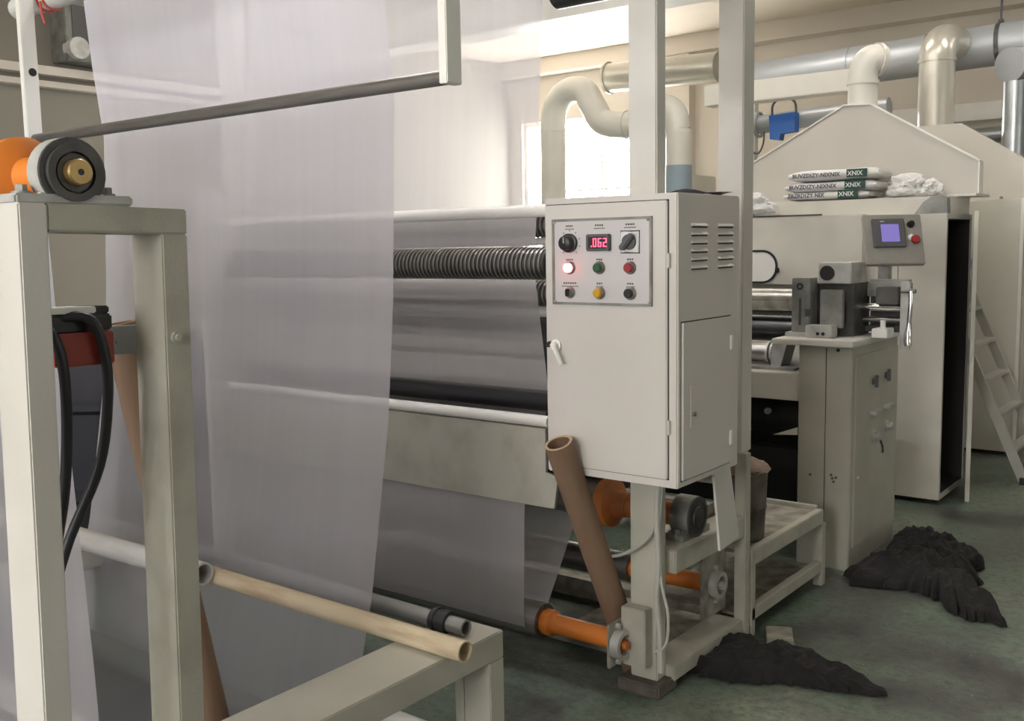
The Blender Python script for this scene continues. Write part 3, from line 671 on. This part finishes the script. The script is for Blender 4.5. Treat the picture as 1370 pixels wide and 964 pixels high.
for (xx, zz) in ((-1.622, .44), (-1.616, .425), (-1.60, .43), (-1.61, .41), (-1.72, .43)):
    K_('screw', MB().cyl((xx, 4.4515, zz), (xx, 4.446, zz), .006, 8), 'rust')
K_('screw', MB().cyl((-1.60, 4.452, 1.012), (-1.60, 4.446, 1.012), .008, 10), 'black')
K_('top_plate', MB().box(-1.895, -1.515, 4.40, 5.16, 1.03, 1.058, .004), 'paint')
gu = thing('roll_adjuster', 'grey steel roll adjusting unit with blocks and shafts standing on the column top plate', 'adjuster', (-1.70, 4.7, 1.058))
G_ = lambda name, mb, material, parent=None: mb.build(name, material, gu if parent is None else parent)
sb = G_('slide_block', MB().box(-1.862, -1.772, 4.55, 4.64, 1.078, 1.33, .003), 'cast_grey')
MB().tube((-1.822, 4.5505, 1.292), (-1.822, 4.546, 1.292), .015, .009).build('bolt_ring', 'black', sb)
MB().box(-1.826, -1.815, 4.547, 4.551, 1.11, 1.235).build('slot', 'seam', sb)
MB().box(-1.795, -1.772, 4.546, 4.551, 1.155, 1.185).build('slot', 'seam', sb)
G_('foot', MB().box(-1.885, -1.76, 4.53, 4.66, 1.058, 1.078, .003), 'cast_white')
bb = G_('bearing_block', MB().box(-1.755, -1.60, 4.60, 4.80, 1.303, 1.400, .004), 'cast_white')
MB().cyl((-1.712, 4.602, 1.352), (-1.712, 4.594, 1.352), .034, 26).build('bore', 'black', bb)
G_('back_block', MB().box(-1.78, -1.60, 4.64, 4.86, 1.058, 1.303, .003), 'cast_iron')
G_('front_plate', MB().box(-1.735, -1.628, 4.575, 4.60, 1.10, 1.275, .003), 'cast_grey')
ft_ = G_('foot_block', MB().box(-1.775, -1.65, 4.50, 4.575, 1.058, 1.115, .003), 'cast_white')
for xx in (-1.715, -1.69): MB().cyl((xx, 4.501, 1.078), (xx, 4.497, 1.078), .008, 10).build('screw_hole', 'black', ft_)
G_('shaft', MB().cyl((-1.60, 4.75, 1.190), (-1.416, 4.75, 1.190), .020, 20), 'chrome')
G_('shaft', MB().cyl((-1.60, 4.78, 1.13), (-1.42, 4.78, 1.13), .014, 16), 'steel')
G_('upper_frame', MB().box(-1.60, -1.416, 4.82, 4.86, 1.235, 1.30, .003).box(-1.60, -1.42, 4.86, 4.90, 1.30, 1.315), 'cast_grey')
G_('dark_backing', MB().box(-1.60, -1.42, 4.87, 4.92, 1.07, 1.30, .003).box(-1.60, -1.42, 4.80, 4.87, 1.07, 1.10, .002), 'cast_iron')  # added dark block that blocks the bright background behind the shafts
G_('gear_block', MB().box(-1.52, -1.42, 4.70, 4.86, 1.205, 1.285, .003), 'cast_iron')
G_('foot_block', MB().box(-1.51, -1.44, 4.62, 4.72, 1.058, 1.10, .003).cyl((-1.475, 4.67, 1.10), (-1.475, 4.67, 1.135), .012, 12), 'white_paint')
ha = G_('hand_lever', MB().box(-1.416, -1.374, 4.72, 4.745, 1.0, 1.31, .003), 'cast_white')
MB().cyl((-1.41, 4.71, 1.268), (-1.345, 4.71, 1.268), .010, 14).build('pin', 'cast_grey', ha)
MB().sweep([(-1.366, 4.705, 1.268), (-1.364, 4.70, 1.20), (-1.371, 4.695, 1.06), (-1.366, 4.69, 1.02)], lambda t: .010 if t < .6 else .017, 12).build('handle', 'chrome', ha)

# touch panel on its post
hm = thing('operator_panel', 'steel operator panel with a purple lit screen on a short post', 'control panel', (-1.47, 4.95, 1.058))
MB().box(-1.588, -1.536, 4.93, 4.98, 1.058, 1.40, .003).build('post', 'cast_grey', hm)
q = MB().box(-.133, .133, 0, .03, -.126, .126, .004)
hmM = Matrix.Translation((-1.497, 4.87, 1.503)) @ Matrix.Rotation(R(34), 4, 'Z') @ Matrix.Rotation(R(-23), 4, 'X')
def H_(name, mb, material, parent=None): return MB().add(mb, hmM).build(name, material, hm if parent is None else parent)
bx_ = H_('enclosure', q, 'hmi_steel')
bz = H_('bezel', MB().box(-.098, .050, -.016, 0, -.045, .098, .003), 'grey_plastic', bx_)
sc_ = H_('screen', MB().box(-.060, .022, -.018, -.014, -.020, .068), 'screen', bx_)
H_('logo_mark', MB().box(-.062, -.042, -.0168, -.0155, .080, .086), 'wire_grey', bx_)
H_('selector', MB().lathe((.083, 0, .072), (0, -1, 0), [(0, .018), (.012, .016), (.022, .012)], 18), 'black', bx_)
H_('indicator', MB().lathe((.078, 0, .008), (0, -1, 0), [(0, .014), (.010, .012), (.012, .006)], 18), 'white_paint', bx_)
H_('stop_button', MB().lathe((.095, 0, -.008), (0, -1, 0), [(0, .018), (.010, .018), (.014, .022), (.022, .018), (.024, .006)], 20), 'btn_red', bx_)
H_('bolt', MB().cyl((.035, .01, -.118), (.035, .01, -.125), .007, 8), 'black', bx_)

# ------------------------------------------------------------------ ovens, hoods
ov = thing('drying_oven', 'large cream drying oven with open dark side door and gabled exhaust hood', 'oven', (-2.5, 6.1, 0))
O_ = lambda name, mb, material, parent=None: mb.build(name, material, ov if parent is None else parent)
OX0, OX1, OY0, OY1 = -3.7, -1.525, 5.88, 6.42
b = MB()
b.box(OX0, OX1-.20, OY0, OY1, .03, 1.640).box(OX1-.20, OX1, OY0, OY0+.025, .03, 1.640).box(OX1-.20, OX1, OY1-.03, OY1, .03, 1.640)
b.box(OX1-.20, OX1, OY0+.025, OY1-.03, 1.610, 1.640).box(OX1-.20, OX1, OY0+.025, OY1-.03, .03, .06)
O_('body', b, 'paint_oven')
O_('shade_lining', MB().box(OX1-.199, OX1-.19, OY0+.026, OY1-.031, .061, 1.609).box(OX1-.19, OX1-.004, OY1-.04, OY1-.031, .061, 1.609).box(OX1-.19, OX1-.004, OY0+.026, OY0+.034, .061, 1.609).box(OX1-.19, OX1-.004, OY0+.034, OY1-.04, .061, .066).box(OX1-.19, OX1-.004, OY0+.034, OY1-.04, 1.604, 1.609), 'interior_dark')  # near-black sheets that paint in the shade inside the opening
O_('plinth', MB().box(OX0+.05, OX1-.08, OY0+.06, OY1-.05, 0, .03), 'interior_dark')
O_('front_cover', MB().prism([(-3.7, 1.245), (-2.72, 1.245), (-2.50, 1.245), (-1.96, 1.245), (-1.96, 1.648), (-3.7, 1.648)], 'y', 5.80, 5.879), 'paint_oven')
O_('cover_lip', MB().box(-3.7, -2.20, 5.795, 5.81, 1.648, 1.656), 'seam')
O_('seam_line', MB().box(-1.782, -1.779, 5.8785, 5.881, .05, 1.40), 'seam')
# rounded inspection window in the cover
def stadium(x0, x1, z0, z1, r, k=10):
    p = []
    for cx, cz, a0 in ((x1-r, z1-r, 0), (x0+r, z1-r, 90), (x0+r, z0+r, 180), (x1-r, z0+r, 270)):
        p += [(cx+r*math.cos(R(a0+90*i/k)), cz+r*math.sin(R(a0+90*i/k))) for i in range(k+1)]
    return p
iw = O_('inspection_window', MB().prism(stadium(-3.25, -2.475, 1.262, 1.440, .085), 'y', 5.796, 5.80), 'white_paint')
g = MB(); outer = stadium(-3.262, -2.463, 1.250, 1.452, .097); inner = stadium(-3.25, -2.475, 1.262, 1.440, .085)
A = [g.bm.verts.new((p[0], 5.79, p[1])) for p in outer]; Bv = [g.bm.verts.new((p[0], 5.79, p[1])) for p in inner]
A2 = [g.bm.verts.new((p[0], 5.80, p[1])) for p in outer]; B2 = [g.bm.verts.new((p[0], 5.80, p[1])) for p in inner]
g.bridge(A, Bv); g.bridge(A, A2); g.bridge(Bv, B2); g.build('gasket', 'black_rubber', iw)
MB().box(-2.475, -2.452, 5.782, 5.80, 1.315, 1.345, .003).build('latch', 'black', iw)
dr = O_('door', MB().add(MB().box(-.012, .012, -.40, 0, -.03, 1.62, .003), Matrix.Translation((-1.508, 6.440, .03)) @ Matrix.Rotation(R(13.5), 4, 'Z')), 'paint_oven')
for hz in (.3, 1.35): MB().cyl((-1.516, 6.428, hz-.03), (-1.516, 6.428, hz+.03), .012, 12).build('hinge', 'cast_white', dr)
O_('top_box', MB().box(-3.62, -1.54, 5.95, 6.42, 1.640, 1.738, .003), 'paint_oven')
O_('top_flange', MB().box(-3.64, -1.44, 6.14, 6.44, 1.738, 1.752), 'paint_oven')
hg = [(-3.00, 1.752), (-1.455, 1.752), (-1.455, 1.936), (-2.075, 2.308), (-2.235, 2.316), (-2.92, 1.960), (-3.00, 1.925)]
yy0, yy1 = 6.24, 6.31
def shrink(k, c=(-2.12, 2.20)): return [(c[0]+(x-c[0])*k, c[1]+(z-c[1])*k) for x, z in hg]
hd = O_('hood', MB().loft([[(x, yy0, z) for x, z in hg], [(x, yy1, z) for x, z in hg], [(x, 6.62, z) for x, z in shrink(.45)]]), 'paint_hood')
e = MB()
for a, b2 in zip(hg[1:6], hg[2:7]):
    d = Vector((b2[0]-a[0], 0, b2[1]-a[1])); n_ = Vector((-d.z, 0, d.x)).normalized()*-.007
    q = [(a[0], a[1]), (b2[0], b2[1]), (b2[0]+n_.x, b2[1]+n_.z), (a[0]+n_.x, a[1]+n_.z)]
    e.prism(q, 'y', yy0-.012, yy1)
e.build('hood_edge', 'white_paint', hd)
def duct(name, pts, r, material, label, cat='duct', seg=24, sub=8, ribs=(), group='ventilation ducts', loc=None):
    o = thing(name, label, cat, pts[0] if loc is None else loc, group)
    MB().sweep(pts, r, seg, sub=sub).build('pipe', material, o, 60)
    for c, d, rr in ribs:
        c, d = Vector(c), Vector(d).normalized(); MB().tube(c-d*.012, c+d*.012, rr+.008, rr-.01, 28).build('joint_band', material, o)
    return o
duct('hood_duct', [(-2.165, 6.36, 2.29), (-2.165, 6.36, 2.42), (-2.165, 6.36, 2.50), (-2.155, 6.365, 2.56), (-2.13, 6.385, 2.595), (-2.10, 6.42, 2.60), (-2.085, 6.44, 2.595)], .088, 'duct_white', 'short white elbow pipe on top of the nearer exhaust hood',
     ribs=[((-2.165, 6.36, 2.46), (0, 0, 1), .088), ((-2.10, 6.42, 2.60), (.6, .8, 0), .092)])

o2 = thing('drying_oven', 'second cream drying oven behind the ladder at the right edge', 'oven', (-2.4, 8.2, 0))
W_ = lambda name, mb, material: mb.build(name, material, o2)
W_('body', MB().box(-3.7, -1.47, 7.5, 9.0, .03, 1.762, .004), 'paint_oven')
W_('plinth', MB().box(-3.6, -1.55, 7.56, 8.9, 0, .03), 'interior_dark')
W_('corner_trim', MB().box(-1.475, -1.455, 7.495, 7.52, .03, 1.762), 'white_paint')
W_('side_panel', MB().box(-1.47, -1.455, 7.60, 8.2, .10, 1.70, .003).box(-1.47, -1.455, 8.23, 8.9, .10, 1.70, .003), 'paint_oven')
hg2 = [(-3.2, 1.765), (-1.36, 1.765), (-1.36, 1.93), (-1.96, 2.325), (-2.27, 2.325), (-3.2, 1.96)]
W_('hood', MB().loft([[(x, 7.85, z) for x, z in hg2], [(x, 7.93, z) for x, z in hg2], [(-2.12+(x+2.12)*.5, 8.5, 2.22+(z-2.22)*.5) for x, z in hg2]]), 'paint_hood')
W_('rivet', MB().cyl((-1.60, 7.502, 1.77), (-1.60, 7.485, 1.77), .010, 10), 'cast_grey')
duct('hood_duct', [(-2.20, 8.08, 2.30), (-2.20, 8.08, 2.55), (-2.20, 8.08, 2.78), (-2.195, 8.09, 2.90), (-2.18, 8.15, 2.96), (-2.165, 8.25, 2.975), (-2.16, 8.34, 2.975)], .128, 'duct_foil', 'tall foil-clad pipe rising from the second exhaust hood to the main duct',
     ribs=[((-2.20, 8.08, 2.82), (0, 0, 1), .128)])
md = duct('main_duct', [(-3.9, 8.5, 2.905), (-2.6, 8.5, 2.935), (-1.0, 8.5, 2.965), (5.0, 8.5, 2.98)], .155, 'duct_grey', 'large grey round duct running across the back under the ceiling', sub=4,
     ribs=[((-3.0, 8.5, 2.926), (1, 0, 0), .155), ((-2.4, 8.5, 2.939), (1, 0, 0), .155), ((-1.3, 8.5, 2.96), (1, 0, 0), .155)])
MB().tube((-1.875, 8.5, 2.95), (-1.845, 8.5, 2.951), .164, .15).build('clamp', 'cast_iron', md)
MB().cyl((-1.86, 8.5, 3.11), (-1.86, 8.5, 3.9), .008, 8).build('hanger_rod', 'cast_iron', md)
MB().sphere((-1.86, 8.5, 3.125), .022).build('hanger_eye', 'cast_iron', md)
duct('vertical_duct', [(-1.70, 8.30, 1.77), (-1.70, 8.30, 2.3), (-1.70, 8.30, 2.64)], .085, 'galvanised', 'shiny galvanised vertical duct at the right edge', sub=2)
duct('vertical_duct', [(-1.735, 8.24, 2.755), (-1.70, 8.32, 2.765), (-1.69, 8.34, 2.765)], .125, 'duct_grey', 'grey round elbow cap on the galvanised duct at the right edge', sub=3)
duct('wall_pipe', [(-2.9, 10.3, 2.44), (-1.0, 10.3, 2.47), (3.2, 10.3, 2.5)], .075, 'galvanised', 'silver horizontal pipe low on the back wall at right', sub=2)
rd = thing('rectangular_duct', 'white rectangular duct behind the machine post', 'duct', (-3.2, 7.63, 2.595), 'ventilation ducts')
MB().box(-3.85, -2.55, 7.55, 7.72, 2.595, 2.755, .006).build('casing', 'duct_white', rd)
for yy in (7.58, 7.69): MB().cyl((-3.60, yy, 2.755), (-3.60, yy, 3.9), .007, 8).build('hanger_rod', 'cast_iron', rd)
duct('branch_duct', [(-3.75, 8.1, 2.47), (-3.3, 8.1, 2.49), (-2.55, 8.1, 2.52)], .075, 'duct_grey', 'grey branch pipe behind the nearer hood with a blue box on it', sub=2, ribs=[((-3.62, 8.1, 2.475), (1, 0, 0), .10)])
bb_ = thing('damper_actuator', 'blue actuator box with a wire loop hanging on the grey branch pipe', 'actuator', (-3.36, 7.98, 2.33))
MB().prism([(-3.46, 2.52), (-3.24, 2.53), (-3.24, 2.38), (-3.36, 2.37), (-3.37, 2.32), (-3.45, 2.33)], 'y', 7.93, 8.02).build('case', 'blue_box', bb_)
MB().sweep([(-3.45, 7.98, 2.50), (-3.45, 7.98, 2.60), (-3.40, 7.98, 2.65), (-3.32, 7.98, 2.655), (-3.26, 7.98, 2.61), (-3.25, 7.98, 2.52)], .010, 8).build('wire_loop', 'cast_iron', bb_)
MB().sweep([(-3.52, 7.98, 2.40), (-3.53, 7.98, 2.30), (-3.57, 7.98, 2.23), (-3.62, 7.98, 2.24)], .008, 8).build('lead', 'cast_iron', bb_)

# background ducts around the bright rear window
duct('gooseneck_duct', [(-6.37, 9.0, 0.0), (-6.37, 9.0, 1.2), (-6.37, 9.0, 2.5), (-6.35, 9.0, 2.92), (-6.20, 9.0, 3.10), (-5.98, 9.0, 3.10), (-5.85, 9.0, 2.92), (-5.72, 9.0, 2.75), (-5.4, 9.0, 2.70), (-4.9, 9.0, 2.68)], .135, 'duct_white', 'white gooseneck duct bending over in front of the bright rear window',
     ribs=[((-6.37, 9.0, 2.72), (0, 0, 1), .135), ((-5.45, 9.0, 2.705), (1, 0, 0), .135)])
sd0 = duct('stub_duct', [(-5.90, 9.35, 3.26), (-5.3, 9.35, 3.24), (-4.6, 9.35, 3.22)], .15, 'duct_foil', 'foil-clad horizontal duct end above the gooseneck', sub=2, ribs=[((-5.88, 9.35, 3.26), (1, 0, 0), .16)])
for xx in (-5.5, -5.3): MB().cyl((xx, 9.35, 3.38), (xx, 9.35, 3.9), .008, 8).build('hanger_rod', 'cast_iron', sd0)
vd = duct('bent_duct', [(-4.85, 8.5, 2.74), (-4.74, 8.5, 2.77), (-4.64, 8.5, 2.70), (-4.60, 8.5, 2.55), (-4.59, 8.5, 2.25), (-4.59, 8.5, 0.0)], .118, 'duct_white', 'pale bent duct with bluish lower sleeve between the two machine posts')
MB().tube((-4.59, 8.5, .5), (-4.59, 8.5, 2.22), .124, .117, 28).build('blue_sleeve', 'sleeve', vd)
solo('pilaster_pipe', MB().box(-4.28, -4.16, 9.2, 9.3, 0, 2.95, .01), 'duct_white', 'slim white upright channel just left of the rear machine post', 'channel')
solo('filter_box', MB().box(-5.45, -4.95, 9.4, 10.0, 0, 2.2, .01), 'duct_white', 'white upright filter cabinet far behind the control box', 'cabinet')

# ------------------------------------------------------------------ sacks and bags on the oven
def sack(x0_, x1_, yb, zb, h, label, word, seed, tail=.05):
    o = thing('printed_sack', label, 'sack', ((x0_+x1_)/2, yb+.12, zb), 'printed plastic sacks')
    L_ = x1_-x0_; loops = []
    N, K = 18, 16
    for i in range(N+1):
        t = i/N; k = min(1, .62+3.5*min(t, 1-t)) if 0 < t < 1 else .5
        lp = []
        for j in range(K):
            a = 2*math.pi*j/K; ca, sa = math.cos(a), math.sin(a)
            ry = .13*(abs(ca)**.6)*(1 if ca > 0 else -1); rz = h/2*k*(abs(sa)**.7)*(1 if sa > 0 else -1)
            n = noise.noise(Vector((t*7, ca*1.5+seed, sa*1.5)))*.006
            lp.append((x0_+L_*t, yb+.13+ry+n, zb+h/2+rz+n*.6))
        loops.append(lp)
    MB().loft(loops).build('bag', 'plastic_bag', o, 70)
    yf = yb-.008
    return o, yf
sk = [(-2.50, -1.98, 5.955, 1.742, .054, 'lowest printed white sack in the pile on the oven top', 1), (-2.49, -1.94, 5.955, 1.790, .062, 'middle printed white sack in the pile on the oven top', 2), (-2.47, -1.93, 5.955, 1.854, .070, 'topmost printed white sack in the pile on the oven top', 3)]
TXT = {1: ('ZBZRDIZY NIX', 'XNIX'), 2: ('BUVZDIZY-NIXNIX', 'XNIX'), 3: ('BUVZDIZY-NIXNIX', 'XNIX')}
for a, b_, y_, zb, h_, lab, sd_ in sk:
    o, yf = sack(a, b_, y_, zb, h_, lab, '', sd_*3.1)
    s1, s2 = TXT[sd_]
    zc_ = zb+h_*.34
    text_mb(s1, .034, facing_front(a+.030, yf, zc_)).build('lettering', 'print_blue', o)
    MB().box(b_-.180, b_-.060, yf-.001, yf+.004, zc_-.012, zc_+.036, .0).build('print_patch', 'print_green', o)
    text_mb(s2, .036, facing_front(b_-.174, yf-.0015, zc_)).build('brand_lettering', 'plastic_bag', o)
def crumple(name, c, rx, ry, rz, seed, label, material='plastic_bag', cat='bag'):
    m = MB()
    bmesh.ops.create_icosphere(m.bm, subdivisions=4, radius=1)
    for v in m.bm.verts:
        n = noise.noise(v.co*1.6+Vector((seed, 0, 0)))*.45 + (.5-abs(noise.noise(v.co*3.3+Vector((0, seed, 0)))))*.3-.15 + noise.noise(v.co*7+Vector((0, 0, seed)))*.08
        q = v.co*(1+n); v.co = Vector((c[0]+q.x*rx, c[1]+q.y*ry, max(c[2]+q.z*rz, c[2]-rz*.75)))
    return solo(name, m, material, label, cat)
crumple('plastic_bag', (-1.80, 6.08, 1.800), .12, .09, .075, 3.3, 'crumpled white plastic bag right of the printed sacks')
crumple('plastic_bag', (-1.66, 6.07, 1.785), .06, .07, .055, 8.3, 'small crumpled clear bag at the right end of the sack pile')
bg = crumple('plastic_bag', (-2.68, 5.85, 1.722), .17, .05, .085, 5.7, 'crumpled clear plastic bag left of the printed sacks')
dm = solo('dust_mask', MB().prism([(-1.70, 1.640), (-1.695, 1.650), (-1.655, 1.705), (-1.61, 1.735), (-1.56, 1.742), (-1.53, 1.725), (-1.525, 1.640)], 'y', 5.886, 5.948), 'cast_grey', 'dark grey domed cover on the oven corner above the open door', 'cover')

# ------------------------------------------------------------------ ladder
ld = thing('ladder', 'aluminium ladder leaning against the oven at the right edge', 'ladder', (-1.2, 6.8, 0))
lean = Vector((-.40, 0, .917)).normalized()
for yr in (6.60, 7.22):
    base = Vector((-1.215, yr, .012)); q = MB().box(-.028, .028, -.012, .012, 0, 2.0, .003)
    MB().add(q, Matrix.Translation(base) @ Matrix.Rotation(-math.atan2(.40, .917), 4, 'Y')).build('rail', 'aluminium', ld)
    MB().add(MB().box(-.035, .03, -.016, .016, -.0, .05, .004), Matrix.Translation(base)).build('foot', 'black_rubber', ld)
for k in range(1, 8):
    c = Vector((-1.215, 6.91, .012))+lean*(.225*k)
    MB().add(MB().box(-.035, .035, -.30, .30, -.011, .011, .002), Matrix.Translation(c)).build('rung', 'aluminium', ld)
solo('rear_partition', MB().box(-3.6, -2.15, 6.62, 7.45, .03, 1.70, .004), 'paint_oven', 'cream connecting duct housing between the two ovens behind the ladder', 'housing')

# ------------------------------------------------------------------ rags on the floor
def rag(outline, hmax, seed, label, base=.004):
    cx = sum(p[0] for p in outline)/len(outline); cy = sum(p[1] for p in outline)/len(outline)
    n = len(outline); ring = []
    for i in range(n):
        a, b_, c, d = [Vector((*outline[(i+k) % n], 0)) for k in (-1, 0, 1, 2)]
        for j in range(14):
            t = j/14; ring.append(.5*((2*b_)+(c-a)*t+(2*a-5*b_+4*c-d)*t*t+(3*b_-a-3*c+d)*t**3))
    K = len(ring); NR = 44; m = MB(); rows = []
    for r_ in range(NR+1):
        t = r_/NR; row = []
        for i, p in enumerate(ring):
            x_, y_ = cx+(p.x-cx)*t, cy+(p.y-cy)*t
            jag = 1+(.16*noise.noise(Vector((p.x*14, p.y*14, seed)))+.12*noise.noise(Vector((p.x*45, p.y*45, seed))))*t*t
            x_, y_ = cx+(x_-cx)*jag, cy+(y_-cy)*jag
            v = Vector((x_*6, y_*6, seed)); fold = 1-abs(noise.noise(v*1.1))*1.6+.28*(.5-abs(noise.noise(v*2.6)))*2+.10*noise.noise(v*6.5)-.15
            e_ = max(0, 1-t**3)
            row.append(m.bm.verts.new((x_, y_, base+hmax*(.12+.88*e_**.7)*max(.06, .40+.55*fold)*(1 if t < 1 else .05))))
            if r_ == 0: break
        rows.append(row)
    for r_ in range(NR):
        A_, B_ = rows[r_], rows[r_+1]
        for i in range(K):
            if r_ == 0: m.bm.faces.new((A_[0], B_[i], B_[(i+1) % K]))
            else: m.bm.faces.new((A_[i], B_[i], B_[(i+1) % K], A_[(i+1) % K]))
    return solo('rag', m, 'cloth', label, 'rag', 'dark rags on the floor')
rag([(-1.50, 4.36), (-1.40, 4.28), (-1.24, 4.33), (-1.12, 4.28), (-.98, 4.16), (-.83, 4.15), (-.93, 4.30), (-1.05, 4.42), (-1.00, 4.60), (-1.08, 4.72), (-1.04, 4.85), (-1.16, 4.95), (-1.24, 5.10), (-1.38, 5.22), (-1.49, 5.15), (-1.50, 4.75)], .14, 1.7, 'large heap of dark rag on the floor beside the control column')
rag([(-1.72, 3.08), (-1.60, 3.03), (-1.45, 3.06), (-1.30, 3.15), (-1.14, 3.20), (-1.03, 3.24), (-1.05, 3.30), (-1.20, 3.36), (-1.30, 3.43), (-1.42, 3.42), (-1.50, 3.36), (-1.55, 3.40), (-1.66, 3.36), (-1.73, 3.22)], .085, 6.2, 'smaller dark rag trailing on the floor beside the machine post')
solo('board_scrap', MB().add(MB().box(-.05, .05, -.12, .12, 0, .018, .004), Matrix.Translation((-1.46, 3.50, 0)) @ Matrix.Rotation(R(25), 4, 'Z')), 'paint_dirty', 'small dirty board lying on the floor behind the smaller rag', 'board')

# ------------------------------------------------------------------ left wall fittings
solo('cable_tray', MB().box(X0+.01, X0+.13, 1.5, 7.5, 3.0, 3.07).box(X0+.01, X0+.11, 1.5, 7.5, 2.90, 2.95), 'concrete_wall', 'pale double cable tray running along the left wall', 'cable tray')
wb = thing('wall_cabinet', 'old grey electrical cabinet with pipes high on the left wall', 'cabinet', (X0+.15, 4.85, 3.1))
MB().box(X0, X0+.25, 4.62, 5.05, 3.12, 3.62, .006).build('case', 'cast_grey', wb)
MB().box(X0+.25, X0+.26, 4.68, 4.86, 3.2, 3.58).build('door', 'grey_plastic', wb)
for yy in (4.9, 4.98): MB().cyl((X0+.27, yy, 3.07), (X0+.27, yy, 3.85), .025, 10).build('conduit', 'residue', wb)
MB().cyl((X0+.2, 4.70, 3.22), (X0+.32, 4.70, 3.22), .09, 18).build('round_cap', 'pvc', wb)
